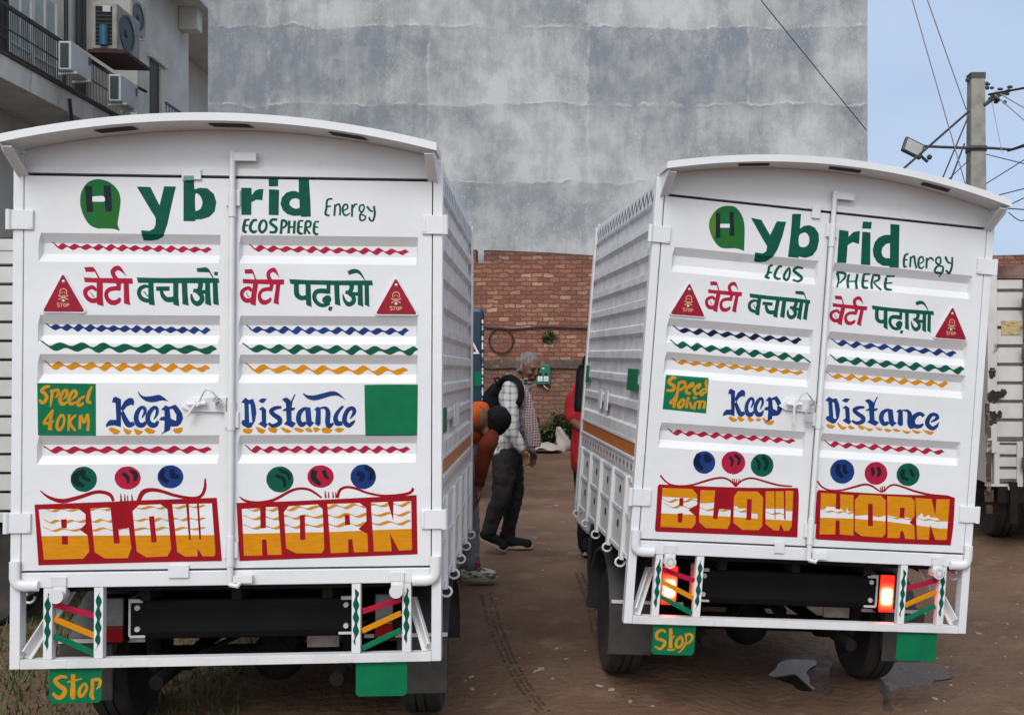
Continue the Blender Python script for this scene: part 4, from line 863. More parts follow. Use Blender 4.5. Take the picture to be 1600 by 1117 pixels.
# grass along the left edge
GRS = mat('grass', (.042, .070, .016, 1), .7, (.080, .095, .026, 1), 30)
rnd = random.Random(5); b = MB()
for _ in range(24000):
    x = rnd.uniform(-5.4, -1.75); y = rnd.uniform(3.3, 8.5)
    if noise.noise(Vector((x*1.1, y*1.1, 5)))+(-2.1-x)*.55 < rnd.uniform(-.35, .12): continue
    z = ground_z(x, y)-.003; a = rnd.uniform(0, 6.3); h = rnd.uniform(.02, .075); wd = rnd.uniform(.003, .007); lx, ly = math.cos(a), math.sin(a); le = rnd.uniform(.01, .045)
    b.add([(x-ly*wd, y+lx*wd, z), (x+ly*wd, y-lx*wd, z), (x+lx*le, y+ly*le, z+h)], [(0, 1, 2)])
o = b.build('grass', GRS, fix=False); tag(o, 'short green grass on the mud beside the left truck', 'grass', kind='stuff')

# ------------------------------------------------------------------ grey rendered building
def cement():
    m = bpy.data.materials.new('cement_render'); m.use_nodes = True; t = m.node_tree; B = t.nodes['Principled BSDF']; B.inputs['Roughness'].default_value = .85; B.inputs['Specular IOR Level'].default_value = .2
    tc = N(t, 'TexCoord'); sp = N(t, 'SeparateXYZ'); t.links.new(tc.outputs['Object'], sp.inputs[0]); L_ = t.links.new
    def M(op, a, b_=None, c_=None, cl=False):
        n = N(t, 'Math', operation=op); n.use_clamp = cl
        for i, v in enumerate((a, b_, c_)):
            if v is None: continue
            if isinstance(v, (int, float)): n.inputs[i].default_value = v
            else: L_(v, n.inputs[i])
        return n.outputs[0]
    def noise_(sc_, det, stretch=(1, 1, 1), rough=.6, off=0):
        mp = N(t, 'Mapping'); mp.inputs['Scale'].default_value = stretch; mp.inputs['Location'].default_value = (off, off*.7, off*1.3); L_(tc.outputs['Object'], mp.inputs[0])
        n = N(t, 'TexNoise', Scale=sc_, Detail=det, Roughness=rough); L_(mp.outputs[0], n.inputs['Vector']); return n.outputs[0]
    def rng(v, a, b_, c=0., d=1.):
        n = N(t, 'MapRange'); n.inputs[1].default_value = a; n.inputs[2].default_value = b_; n.inputs[3].default_value = c; n.inputs[4].default_value = d; L_(v, n.inputs[0]); return n.outputs[0]
    x, z = sp.outputs['X'], sp.outputs['Z']
    wob = M('MULTIPLY', M('SUBTRACT', noise_(1.1, 5), .5), .34); wob2 = M('MULTIPLY', M('SUBTRACT', noise_(7, 4, off=4), .5), .12)
    zz = M('ADD', z, M('ADD', wob, wob2)); xx = M('ADD', x, M('ADD', M('MULTIPLY', wob, .9), wob2))
    PH = 1.435; u = M('DIVIDE', M('SUBTRACT', zz, 3.42+PH*.0), PH); fu = M('FRACT', u); row = M('FLOOR', u)
    xs = M('DIVIDE', M('ADD', xx, .62), 2.95); fx = M('FRACT', xs); colm = M('FLOOR', xs)
    # tone of every lift and bay
    wn = N(t, 'TexWhiteNoise'); wn.noise_dimensions = '2D'; cb = N(t, 'CombineXYZ'); L_(row, cb.inputs[0]); L_(colm, cb.inputs[1]); L_(cb.outputs[0], wn.inputs['Vector'])
    big = noise_(.48, 6, (1, 1, 1.1), .55); med = noise_(1.9, 7, (1, 1, .8), .62, 9); strk = noise_(7, 5, (1, 1, .16), .6, 3); fine = noise_(26, 6, (1, 1, .6), .7, 5)
    tone = M('ADD', M('ADD', M('MULTIPLY', rng(big, .40, .60), .50), M('MULTIPLY', rng(med, .43, .57), .26)), M('ADD', M('MULTIPLY', rng(strk, .3, .7), .22), M('MULTIPLY', wn.outputs['Value'], .26)))
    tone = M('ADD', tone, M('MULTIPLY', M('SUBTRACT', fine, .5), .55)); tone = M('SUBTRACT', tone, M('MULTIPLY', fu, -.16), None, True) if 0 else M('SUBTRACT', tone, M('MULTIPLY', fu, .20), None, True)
    cr = N(t, 'ValToRGB'); e = cr.color_ramp; L_(tone, cr.inputs[0])
    e.elements[0].position = .10; e.elements[0].color = (.200, .224, .246, 1); e.elements[1].position = .92; e.elements[1].color = (.48, .487, .485, 1)
    k = e.elements.new(.48); k.color = (.320, .337, .348, 1)
    # pale crusts on the joints, dark line beneath
    d = M('ABSOLUTE', M('SUBTRACT', fu, .5)); jd = M('MULTIPLY', M('SUBTRACT', .5, d), PH)
    patch = rng(noise_(2.6, 5, off=12), .47, .60); line = M('MULTIPLY', rng(jd, .0, .045, 1, 0), patch)
    vd = M('MULTIPLY', M('SUBTRACT', .5, M('ABSOLUTE', M('SUBTRACT', fx, .5))), 2.95); vl = M('MULTIPLY', rng(vd, 0., .05, 1, 0), rng(noise_(3, 4, off=17), .45, .6))
    speck = M('MULTIPLY', rng(noise_(38, 5, (1, 1, .55), .75, 21), .56, .68), rng(noise_(.8, 3, off=30), .44, .58))
    add = M('MAXIMUM', M('MAXIMUM', M('MULTIPLY', line, .50), M('MULTIPLY', vl, .40)), M('MULTIPLY', speck, .7))
    mx = N(t, 'Mix', data_type='RGBA'); mx.inputs['B'].default_value = (.60, .60, .59, 1); L_(cr.outputs[0], mx.inputs['A']); L_(add, mx.inputs['Factor'])
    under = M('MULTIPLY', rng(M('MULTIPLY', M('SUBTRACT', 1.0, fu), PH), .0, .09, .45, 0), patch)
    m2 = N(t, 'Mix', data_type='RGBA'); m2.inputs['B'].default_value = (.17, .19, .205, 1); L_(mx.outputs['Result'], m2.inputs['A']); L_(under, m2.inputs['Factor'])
    L_(m2.outputs['Result'], B.inputs['Base Color'])
    hgt = M('ADD', M('MULTIPLY', line, .28), M('ADD', M('MULTIPLY', fine, .12), M('MULTIPLY', med, .6)))
    bp = N(t, 'Bump', Strength=.8, Distance=.02); L_(hgt, bp.inputs['Height']); L_(bp.outputs[0], B.inputs['Normal'])
    return m
DG = 19.0
b = MB(); x0, x1 = at(325, 0, DG).x, at(1355.5, 0, DG).x
b.box(x0, x1, DG, DG+9, -.3, 13)
o = b.build('cement_building', cement()); tag(o, 'tall windowless building of patchy grey cement render', 'building')

# ------------------------------------------------------------------ brick boundary wall
def bricks():
    m = bpy.data.materials.new('old_brick'); m.use_nodes = True; t = m.node_tree; B = t.nodes['Principled BSDF']; B.inputs['Roughness'].default_value = .9; B.inputs['Specular IOR Level'].default_value = .15; L_ = t.links.new
    tc = N(t, 'TexCoord'); sp = N(t, 'SeparateXYZ'); L_(tc.outputs['Object'], sp.inputs[0])
    cb = N(t, 'CombineXYZ'); L_(sp.outputs['X'], cb.inputs[0]); L_(sp.outputs['Z'], cb.inputs[1])
    nz = N(t, 'TexNoise', Scale=6.5, Detail=4); L_(tc.outputs['Object'], nz.inputs['Vector'])
    va = N(t, 'VectorMath', operation='SCALE'); va.inputs['Scale'].default_value = .075; vs_ = N(t, 'VectorMath', operation='SUBTRACT'); vs_.inputs[1].default_value = (.5, .5, .5)
    L_(nz.outputs['Color'], vs_.inputs[0]); L_(vs_.outputs[0], va.inputs[0]); ad = N(t, 'VectorMath', operation='ADD'); L_(cb.outputs[0], ad.inputs[0]); L_(va.outputs[0], ad.inputs[1])
    br = N(t, 'TexBrick'); br.inputs['Scale'].default_value = 1; br.inputs['Brick Width'].default_value = .20; br.inputs['Row Height'].default_value = .078; br.inputs['Mortar Size'].default_value = .010; br.inputs['Mortar Smooth'].default_value = .4; br.inputs['Bias'].default_value = -.15
    br.inputs['Color1'].default_value = (.24, .092, .062, 1); br.inputs['Color2'].default_value = (.46, .22, .145, 1); br.inputs['Mortar'].default_value = (.15, .095, .07, 1); L_(ad.outputs[0], br.inputs['Vector'])
    # single odd bricks (pale or dark)
    b2 = N(t, 'TexBrick'); b2.inputs['Scale'].default_value = 1
    for k in ('Brick Width', 'Row Height', 'Mortar Size'): b2.inputs[k].default_value = br.inputs[k].default_value
    b2.inputs['Color1'].default_value = (0, 0, 0, 1); b2.inputs['Color2'].default_value = (1, 1, 1, 1); b2.inputs['Mortar'].default_value = (0, 0, 0, 1); L_(ad.outputs[0], b2.inputs['Vector'])
    r = N(t, 'MapRange'); r.inputs[1].default_value = .80; r.inputs[2].default_value = 1.0; r.inputs[4].default_value = .75; L_(b2.outputs[0], r.inputs[0])
    pale = N(t, 'Mix', data_type='RGBA'); pale.inputs['B'].default_value = (.50, .34, .24, 1); L_(br.outputs[0], pale.inputs['A']); L_(r.outputs[0], pale.inputs['Factor'])
    n2 = N(t, 'TexNoise', Scale=1.6, Detail=8, Roughness=.7); L_(tc.outputs['Object'], n2.inputs['Vector']); r2 = N(t, 'MapRange'); r2.inputs[1].default_value = .42; r2.inputs[2].default_value = .72; r2.inputs[4].default_value = .75; L_(n2.outputs[0], r2.inputs[0])
    st = N(t, 'Mix', data_type='RGBA'); st.inputs['B'].default_value = (.15, .085, .065, 1); L_(pale.outputs['Result'], st.inputs['A']); L_(r2.outputs[0], st.inputs['Factor'])
    # greyer, older courses low down and a sooty top course
    nz3 = N(t, 'TexNoise', Scale=1.4, Detail=5); L_(tc.outputs['Object'], nz3.inputs['Vector']); zr = N(t, 'Math', operation='MULTIPLY_ADD'); zr.inputs[1].default_value = .5; L_(nz3.outputs[0], zr.inputs[0]); L_(sp.outputs['Z'], zr.inputs[2])
    lo = N(t, 'MapRange'); lo.inputs[1].default_value = 1.62; lo.inputs[2].default_value = 1.82; lo.inputs[3].default_value = .48; lo.inputs[4].default_value = 0; L_(zr.outputs[0], lo.inputs[0])
    lm = N(t, 'Mix', data_type='RGBA'); lm.inputs['B'].default_value = (.120, .085, .065, 1); L_(st.outputs['Result'], lm.inputs['A']); L_(lo.outputs[0], lm.inputs['Factor'])
    hi = N(t, 'MapRange'); hi.inputs[1].default_value = 3.55; hi.inputs[2].default_value = 3.75; hi.inputs[4].default_value = .8; L_(zr.outputs[0], hi.inputs[0])
    hm = N(t, 'Mix', data_type='RGBA'); hm.inputs['B'].default_value = (.10, .062, .050, 1); L_(lm.outputs['Result'], hm.inputs['A']); L_(hi.outputs[0], hm.inputs['Factor'])
    fn = N(t, 'TexNoise', Scale=40, Detail=4); L_(tc.outputs['Object'], fn.inputs['Vector']); fr = N(t, 'MapRange'); fr.inputs[1].default_value = .3; fr.inputs[2].default_value = .7; fr.inputs[3].default_value = .72; fr.inputs[4].default_value = 1.28; L_(fn.outputs[0], fr.inputs[0])
    mu = N(t, 'VectorMath', operation='SCALE'); L_(hm.outputs['Result'], mu.inputs[0]); L_(fr.outputs[0], mu.inputs['Scale']); L_(mu.outputs[0], B.inputs['Base Color'])
    iv = N(t, 'Math', operation='SUBTRACT'); iv.inputs[0].default_value = 1; L_(br.outputs['Fac'], iv.inputs[1]); hx = N(t, 'Math', operation='MULTIPLY_ADD'); hx.inputs[1].default_value = .5; L_(fn.outputs[0], hx.inputs[0]); L_(iv.outputs[0], hx.inputs[2])
    bp = N(t, 'Bump', Strength=1, Distance=.022); L_(hx.outputs[0], bp.inputs['Height']); L_(bp.outputs[0], B.inputs['Normal'])
    return m
BRK = bricks(); DW_ = 18.3
wall = empty('brick_wall', (0, DW_, 0)); tag(wall, 'old red brick boundary wall running behind both trucks', 'wall')
def wz(px, py): return HC-(py-CY)/F*DW_
def wx(px): return (px-CX)/F*DW_
b = MB(); rnd = random.Random(3)
edges = [(-30, 3.62), (wx(-40), 3.75), (wx(25), 3.75), (wx(60), 3.52), (wx(744), wz(0, 390)), (wx(744.2), wz(0, 411)), (wx(755.5), wz(0, 411)), (wx(756), wz(0, 390.5)), (wx(800), wz(0, 392)), (wx(860), wz(0, 394.5)), (wx(927), wz(0, 399)), (wx(1000), 3.46), (wx(1300), 3.44), (wx(1555), wz(0, 399)), (wx(1640), wz(0, 397)), (30, 3.5)]
b.prism([(-30, -.3)]+[(30, -.3)]+edges[::-1], 0, .23)
b.build('brickwork', BRK, wall)
b = MB(); xs = [wx(680+6*i) for i in range(52)]
b.prism([(x, wz(0, 575)+noise.noise(Vector((x*5, 0, 1)))*.03) for x in xs]+[(x, wz(0, 562)+noise.noise(Vector((x*4, 0, 9)))*.05) for x in xs[::-1]], -.045, -.002)
b.build('string_course', mat('plinth_cement', (.115, .085, .07, 1), .9, (.07, .05, .042, 1), 7, bump=.012, col3=(.22, .13, .095, 1), scale3=9, lo3=.55, hi3=.65), wall)
# cable along the wall and the loop hanging on it
CAB = mat('black_cable', (.016, .014, .014, 1), .6)
b = MB(); pts = [(wx(x), DW_-.03, wz(0, y)) for x, y in ((640, 506), (700, 508), (752, 511), (775, 513), (800, 514.5), (822, 513), (850, 511), (885, 512), (930, 513.5), (1000, 513))]
b.tube(catmull(pts, 5), .016, 6)
o = b.build('wall_cable', CAB); tag(o, 'black cable clipped horizontally along the brick wall', 'cable')
b = MB(); c = (wx(783.5), wz(0, 532)); b.tube([(c[0]+.212*math.cos(a), DW_-.03-.01*math.sin(a*3), c[1]+.225*math.sin(a)) for a in [2*math.pi*i/40 for i in range(41)]], .014, 6)
o = b.build('cable_loop', CAB); tag(o, 'round black cable loop hanging on the brick wall', 'cable loop')
# socket box
sb = empty('socket_box', (wx(849.5), DW_-.002, wz(0, 600))); tag(sb, 'small green box with two white sockets on the brick wall', 'socket box')
b = MB(); b.prism([(-.125, .0), (.125, .0), (.125, .34), (-.055, .34), (-.125, .20)], -.09, 0); b.build('casing', mat('box_green', (.012, .145, .075, 1), .45), sb, bevel=.008)
for x in (-.055, .050):
    b = MB(); b.box(x-.042, x+.042, -.104, -.0905, .05, .14); so = b.build('socket', mat('socket_white', (.75, .76, .75, 1), .4), sb, bevel=.004)
    b = MB()
    for dx, dz in ((-.014, .085), (.014, .085), (0, .11)): b.cyl((x+dx, -.106, dz), (x+dx, -.1045, dz), .008, 8)
    b.build('pin_hole', DARK, so)
    b = MB(); b.box(x-.02, x+.02, -.112, -.0905, .165, .20); b.build('switch', BLACKP, sb, bevel=.003)
b = MB(); b.box(-.02, .02, -.093, -.0905, .27, .295); b.build('indicator', mat('pale_indicator', (.7, .7, .66, 1), .4), sb)
b = MB(); b.tube([(.0, -.05, .0), (.02, -.07, -.04), (.075, -.05, -.085)], .012, 6); b.build('flex', mat('pale_flex', (.5, .48, .46, 1), .6), sb, smooth=60)

# plants by the wall: leaf clumps with stems
LF = [mat('weed_leaf', (.030, .075, .016, 1), .6, (.05, .10, .022, 1), 12), mat('bush_leaf', (.028, .050, .014, 1), .65, (.060, .085, .028, 1), 9)]
STM = mat('twig', (.06, .045, .03, 1), .8)
def plant(name, c, w_, h, n, lm, label, cat, seed, leaf=.05, stems=6):
    rnd = random.Random(seed); r = empty(name, c); tag(r, label, cat); b = MB(); s = MB()
    tips = []
    for i in range(stems):
        a = rnd.uniform(0, 6.28); e = rnd.uniform(.3, 1); tip = (math.cos(a)*w_*e*.8, -abs(math.sin(a))*w_*.45*e, h*rnd.uniform(.45, 1)); tips.append(tip)
        s.tube([(0, -.01, 0), (tip[0]*.4, tip[1]*.6, tip[2]*.6), tip], [.006, .004, .002], 5)
    for i in range(n):
        t = rnd.choice(tips); k = rnd.uniform(.25, 1.1)
        p = Vector((t[0]*k+rnd.gauss(0, w_*.16), min(-.005, t[1]*k+rnd.gauss(0, w_*.1)), max(.0, t[2]*k+rnd.gauss(0, h*.10))))
        M_ = Matrix.Translation(p) @ Matrix.Rotation(rnd.uniform(0, 6.3), 4, 'Z') @ Matrix.Rotation(rnd.uniform(-1.1, .9), 4, 'X'); l = leaf*rnd.uniform(.6, 1.3)
        b.add([M_ @ Vector(q) for q in ((0, 0, 0), (l*.32, l*.45, .008), (0, l, -.006), (-l*.32, l*.45, .008))], [(0, 1, 2, 3)])
    b.build('foliage', lm, r, fix=False); s.build('stem', STM, r)
plant('wall_weed', (wx(856), DW_-.01, wz(0, 535)), .17, .20, 160, LF[0], 'small green weed growing out of the brick wall', 'weed', 3, .055)
plant('wall_bush', (wx(855), DW_-.05, .0), .55, .50, 1300, LF[1], 'low straggly bush left of the pale rag', 'bush', 4, .07, 16)
plant('wall_bush', (wx(895), DW_-.05, .0), .48, .62, 1700, LF[1], 'low green bush right of the pale rag', 'bush', 6, .07, 16)
plant('wall_bush', (wx(925), DW_-.1, .0), .40, .36, 600, LF[1], 'low bush at the foot of the brick wall near the red-shirted man', 'bush', 8, .07, 12)
# rag and sack at the foot of the wall
RAG = mat('pale_rag', (.40, .35, .31, 1), .9, (.28, .24, .21, 1), 6, bump=.02, bscale=8)
b = MB(); rnd = random.Random(2); base = Vector((wx(878), DW_-.45, 0)); rings = []
for i in range(8):
    t = i/7; r = (.11*(1-t)**.7+.03); ring = []
    for k in range(14):
        a = 2*math.pi*k/14; q = r*(1+.35*math.sin(a*3+i))
        ring.append(base+Vector((math.cos(a)*q+.05*math.sin(t*4), math.sin(a)*q*.6, t*.42)))
    rings.append(ring)
b.loft(rings); o = b.build('cloth_rag', RAG, smooth=80); tag(o, 'pale crumpled rag standing against the brick wall', 'rag')
b = MB(); base = Vector((wx(848), DW_-.75, 0)); n_ = 26
v = [];
for j in range(9):
    for i in range(n_):
        x = (i/(n_-1)-.5)*.75; y = (j/8-.5)*.5; z = max(.0, .17*math.exp(-(x*x*8+y*y*14))+.06*noise.noise(Vector((x*7, y*7, 2)))+.01); v.append(base+Vector((x, y, z)))
b.add(v, [(j*n_+i, j*n_+i+1, (j+1)*n_+i+1, (j+1)*n_+i) for j in range(8) for i in range(n_-1)]); o = b.build('plastic_sheet', RAG, smooth=80); tag(o, 'pale plastic sheet lying flat on the mud near the wall', 'plastic sheet')

# ------------------------------------------------------------------ apartment building on the left
WALLB = mat('beige_wall', (.72, .70, .63, 1), .85, (.60, .58, .53, 1), 1.5, bump=.004); SLAB = mat('slab_cement', (.74, .74, .70, 1), .85, (.58, .58, .55, 1), 2, 6, stretch=(1, 1, .3), col3=(.16, .15, .14, 1), scale3=3, lo3=.58, hi3=.75)
_ = mat('soffit', (.24, .235, .215, 1), .9); RAILM = mat('rail_black', (.018, .018, .022, 1), .5); WOODD = mat('dark_timber', (.035, .022, .018, 1), .6); PANEL = mat('pale_panel', (.40, .46, .45, 1), .4)
ang = math.atan2(.0755, 1); u_ = Vector((-.0755, 1, 0)).normalized()
D0 = 18.4; base = Vector((-11.13, D0, 0))                       # a point of the balcony edge; the facade runs along local y
ab = empty('apartment_building', base, (0, 0, ang)); tag(ab, 'beige apartment block with a railed balcony and air conditioners', 'building')
ZS0, ZS1 = 6.64, 7.07
b = MB(); b.box(-9, -1.35, -9, 6.6, 0, 16); b.box(-9, -.36, 6.605, 6.9, 0, 16); b.box(-.355, -.12, 6.55, 6.95, 0, 16); b.box(-9, -.20, 6.96, 10.4, 0, 16); b.box(-9, -1.6, 10.41, 22, 0, 16)
b.build('wall', WALLB, ab)
b = MB(); b.box(-1.345, 0, -9, 5.9, ZS0, ZS1); b.build('balcony_slab', SLAB, ab, bevel=.01)
b = MB(); b.box(-.10, .03, -9, 5.9, ZS1+.001, ZS1+.06); b.build('balcony_curb', mat('rusty_curb', (.10, .062, .05, 1), .9, (.06, .04, .035, 1), 5), ab)
b = MB(); b.box(-.06, .0, -9, 5.85, ZS1+.90, ZS1+.97); b.box(-.045, -.015, -9, 5.85, ZS1+.10, ZS1+.125); b.box(-.045, -.015, -9, 5.85, ZS1+.52, ZS1+.54)
for i in range(100): y = -1.6+i*.0755; b.cyl((-.03, y, ZS1+.06), (-.03, y, ZS1+.90), .0095, 6)
o = b.build('railing', RAILM, ab)
# the part beyond the pier: second balcony, doors, overhanging upper floor
b = MB(); b.box(-.195, .45, 6.97, 10.3, ZS0+.1, ZS1); b.build('balcony_slab', SLAB, ab)
b = MB(); b.box(.38, .42, 6.97, 10.3, ZS1+.80, ZS1+.86)
for i in range(17): b.cyl((.40, 7+i*.2, ZS1+.001), (.40, 7+i*.2, ZS1+.8), .012, 6)
b.build('railing', RAILM, ab)
b = MB(); b.box(-1.58, .55, 6.98, 22, 11.15, 11.6); b.build('upper_slab', WALLB, ab)
b = MB(); b.box(-.19, .30, 9.6, 10.0, 10.55, 11.148); b.build('beam', WALLB, ab, bevel=.01)
b = MB(); b.box(-.24, -.185, 7.55, 8.15, 7.1, 9.15); b.build('doorway', WOODD, ab)
b = MB(); b.box(-.199, -.13, 8.151, 8.45, 7.1, 9.05); b.box(-.199, -.10, 7.4, 8.6, 9.16, 9.26); b.build('door_jamb', WALLB, ab)
for y0, y1, z0, z1, m in ((2.45, 2.85, 7.1, 9.6, WOODD), (2.98, 3.85, 7.1, 9.6, PANEL), (4.0, 5.0, 7.1, 9.6, PANEL)):
    wdw = empty('window', (-1.35, (y0+y1)/2, z0)); wdw.parent = ab; h_ = (y1-y0)/2
    b = MB(); b.box(-.02, .015, -h_, h_, 0, z1-z0); b.build('pane', m, wdw)
    b = MB(); b.box(.016, .06, -h_-.06, -h_, 0, z1-z0); b.box(.016, .06, h_, h_+.06, 0, z1-z0); b.box(.016, .05, -h_, h_, 1.05, 1.10); b.box(.016, .05, -.03, .03, 1.1, z1-z0); b.build('frame', RAILM if m is WOODD else SLAB, wdw)
b = MB()
for y in (6.0, 6.25): b.tube([(-1.25, y, 0), (-1.25, y, 14)], .07, 8)
b.tube([(-1.25, 5.2, 7), (-1.2, 5.25, 9), (-1.1, 5.0, 14)], .05, 8); b.build('drain_pipe', mat('pipe_dark', (.05, .05, .052, 1), .6), ab)
b = MB(); b.tube([(.05, 2.6, 6.9), (.07, 2.65, 6.5), (.03, 2.6, 5.6), (.03, 2.5, 5.2)], .035, 6); b.build('hanging_hose', RAILM, ab)
# air conditioners on the balcony edge: each one a thing
ACW = mat('ac_white', (.62, .63, .62, 1), .5, (.54, .55, .54, 1), 5); ACG = mat('ac_grille', (.045, .065, .068, 1), .5); ACO = mat('ac_old', (.42, .41, .37, 1), .6, (.30, .28, .24, 1), 4)
def ac(px, py, d, w_, h, dp, label, old=0, rz=None, fan=False):
    r = empty('air_conditioner', at(px, py, d), (0, 0, ang if rz is None else rz)); tag(r, label, 'air conditioner', 'air conditioners on the apartment building')
    b = MB(); b.box(0, dp, 0, w_, 0, h); c = b.build('casing', ACO if old else ACW, r, bevel=.02)
    if not fan:
        b = MB(); b.box(dp*.16, dp*.82, -.012, .001, h*.08, h*.92); b.build('side_grille', ACG if not old else DARK, r, bevel=.004)
        b = MB()
        for k in range(9): z = h*(.12+.085*k); b.box(dp*.17, dp*.81, -.018, -.0125, z, z+.012)
        b.build('louvre', mat('ac_louvre', (.09, .115, .118, 1), .5) if not bpy.data.materials.get('ac_louvre') else bpy.data.materials['ac_louvre'], r)
    b = MB(); b.lathe([(h*.40, dp+.004), (h*.40, dp+.02), (h*.36, dp+.02), (h*.36, dp+.006)], (0, w_*.42, h*.5), n=24); b.cyl((dp+.002, w_*.42, h*.5), (dp+.004, w_*.42, h*.5), h*.36, 20); b.cyl((dp+.004, w_*.42, h*.5), (dp+.03, w_*.42, h*.5), h*.09, 12)
    if fan or old: b.build('fan_guard', ACG, r)
    for y in (w_*.15, w_*.8): b = MB(); b.bar((-.05, y, -.05), (dp+.06, y, -.02), .05, .04); b.bar((-.05, y, -.05), (-.05, y, -.0+h*.45), .04, .04); b.build('bracket', ACW, r)
    b = MB(); b.box(dp+.001, dp+.006, w_*.84, w_*.96, h*.55, h*.85); b.build('label_plate', ACG if not old else ACO, r)
    return r
ac(91, 109, 19.9, .90, .56, .24, 'white air conditioner with dark side grille, leftmost on the balcony rail')
ac(169, 158, 21.6, .92, .57, .26, 'white air conditioner with dark side grille, lower right on the balcony rail')
r = ac(143, 76, 21.9, 1.25, .98, .52, 'old open air conditioner with blue compressor on a rusty shelf', old=1)
b = MB(); b.cyl((.27, -.05, .06), (.27, -.05, .48), .085, 14); b.build('compressor', mat('compressor_blue', (.04, .16, .26, 1), .4), r, smooth=40)
b = MB(); b.box(.24, .40, -.03, -.0125, .78, .92); b.build('control_box', ACW, r)
b = MB(); b.box(-.06, .72, -.06, 1.3, -.10, -.03); b.bar((.45, -.04, -.1), (.45, -.04, -.6), .07, .07); b.bar((.68, 1.25, -.1), (.68, 1.25, -.7), .06, .06); b.bar((.45, -.02, -.55), (.68, 1.2, -.60), .05, .05); b.build('shelf', mat('rust_frame', (.065, .032, .027, 1), .8), r)
ac(203, 46, 24.2, .85, .80, .05, 'air conditioner with round fan, topmost beside the concrete pier', fan=True, old=1)

# ------------------------------------------------------------------ utility pole, lamp and wires
CONC = mat('pole_concrete', (.30, .29, .26, 1), .9, (.22, .21, .19, 1), 5, bump=.004); WIRE = mat('wire_dark', (.03, .03, .035, 1), .6); WIREP = mat('wire_pale', (.34, .32, .30, 1), .6)
DP = 19.0
p0 = at(1525, 300, DP); po = empty('utility_pole', (p0.x, DP, 0)); tag(po, 'square concrete utility pole above the right truck', 'pole')
zt = at(0, 117, DP).z
b = MB(); b.add([(sx*w_, sy*w_, z) for z, w_ in ((-.2, .19), (zt, .128)) for sx, sy in ((-1, -1), (1, -1), (1, 1), (-1, 1))], [(3, 2, 1, 0), (4, 5, 6, 7), (0, 1, 5, 4), (1, 2, 6, 5), (2, 3, 7, 6), (3, 0, 4, 7)]); b.build('shaft', CONC, po, bevel=.02)
b = MB(); b.box(-.135, .135, -.135, .135, zt-.10, zt+.012); b.box(-.18, -.12, -.05, .05, zt-.12, zt-.07)
rnd = random.Random(9)
for i in range(16): b.sphere((.17+rnd.uniform(0, .42), rnd.uniform(-.12, .05), zt-.36+rnd.uniform(-.16, .22)), (rnd.uniform(.03, .06), .04, rnd.uniform(.025, .05)), 8, 5)
b.tube([(.10, -.13, zt-.60), (.35, -.10, zt-.42), (.60, -.05, zt-.30)], .035, 6); b.build('insulator', mat('insulator_dark', (.06, .055, .055, 1), .6), po)
b = MB(); za = at(0, 234, DP).z
b.tube([(-1.0, -.16, za+.03), (-.3, -.16, za), (.0, -.16, za+.01), (.6, -.16, za-.03), (1.3, -.16, za+.18)], .026, 8); b.box(-.15, .15, -.15, .15, za-.05, za+.05); b.build('cross_arm', mat('arm_rust', (.055, .045, .045, 1), .7), po)
lp = at(1426, 232, DP-.2); fl = empty('flood_lamp', lp, (R(-12), R(24), R(8))); tag(fl, 'unlit square flood lamp on the arm of the utility pole', 'lamp')
b = MB(); b.box(-.20, .20, -.05, .03, -.15, .15); b.build('casing', mat('lamp_case', (.035, .04, .04, 1), .5), fl, bevel=.02)
b = MB(); b.box(-.16, .16, -.056, -.0505, -.115, .115); b.build('lens', mat('lamp_lens', (.36, .38, .36, 1), .35), fl)
b = MB(); b.bar((.18, 0, -.06), (.36, .02, -.10), .04, .04); b.sphere((.35, -.02, -.02), .05, 8, 6); b.build('mount', WIRE, fl)
def wire(a, c, label, r=.012, sag=.0, m=None, n=14, mid=None):
    pts = []; px = lambda p: (CX+p.x/p.y*F, CY-(p.z-HC)/p.y*F)
    if px(c)[0] > 1620 and not mid: c = a+(c-a)*4                 # the span goes on to the next pole, out of sight
    if px(a)[1] < -5: a = c+(a-c)*3
    for i in range(n+1):
        t = i/n; p = a.lerp(c, t); p.z -= sag*4*t*(1-t); pts.append(p)
    if mid: pts = catmull([a]+mid+[c], 6)
    b = MB(); b.tube(pts, r, 5); o = b.build('overhead_wire', m or WIRE); tag(o, label, 'wire', 'overhead wires around the utility pole')
top = at(1545, 142, DP)
wire(at(1180, -12, 18.6), at(1354, 204, 18.9), 'thin wire slanting across the grey building to its right edge', .010, .02)
wire(at(1422, -20, 17.5), at(1512, 300, DP-.3), 'thin wire falling from the sky to the left foot of the pole', .010, .10, m=WIREP)
wire(at(1443, -20, 17.5), at(1510, 172, DP-.3), 'thin wire falling from the sky to the pole near its top', .010, .04, m=WIREP)
wire(at(1410, 265, 17.8), at(1514, 174, DP-.2), 'thick black cable rising from behind the right truck roof to the pole', .022, .0)
wire(at(1470, 285, 18.2), at(1513, 182, DP-.2), 'thin dark cable rising steeply to the pole, left of two', .014)
wire(at(1484, 285, 18.2), at(1507, 225, DP-.2), 'short dark cable rising steeply to the lamp arm', .016)
wire(at(1480, 282, 18.2), at(1514, 250, DP-.2), 'thin wire below the lamp arm meeting the pole', .009)
wire(at(1545, 148, DP-.1), at(1640, 128, 17), 'thick dark cable leaving the pole top to the right', .022, .03)
wire(at(1552, 146, DP-.1), at(1640, 218, 16.5), 'pale cable dropping right from the pole top', .012, .05, m=WIREP)
wire(at(1556, 143, DP-.1), at(1640, 190, 16.5), 'second pale cable dropping right from the pole top, higher one', .012, .02, m=WIREP)
wire(at(1575, 236, DP-.1), at(1640, 212, 17), 'dark cable leaving the lamp arm to the right', .022)
wire(at(1536, 290, DP), at(1640, 225, 17), 'thin wire rising right from the pole above the truck roof', .009)
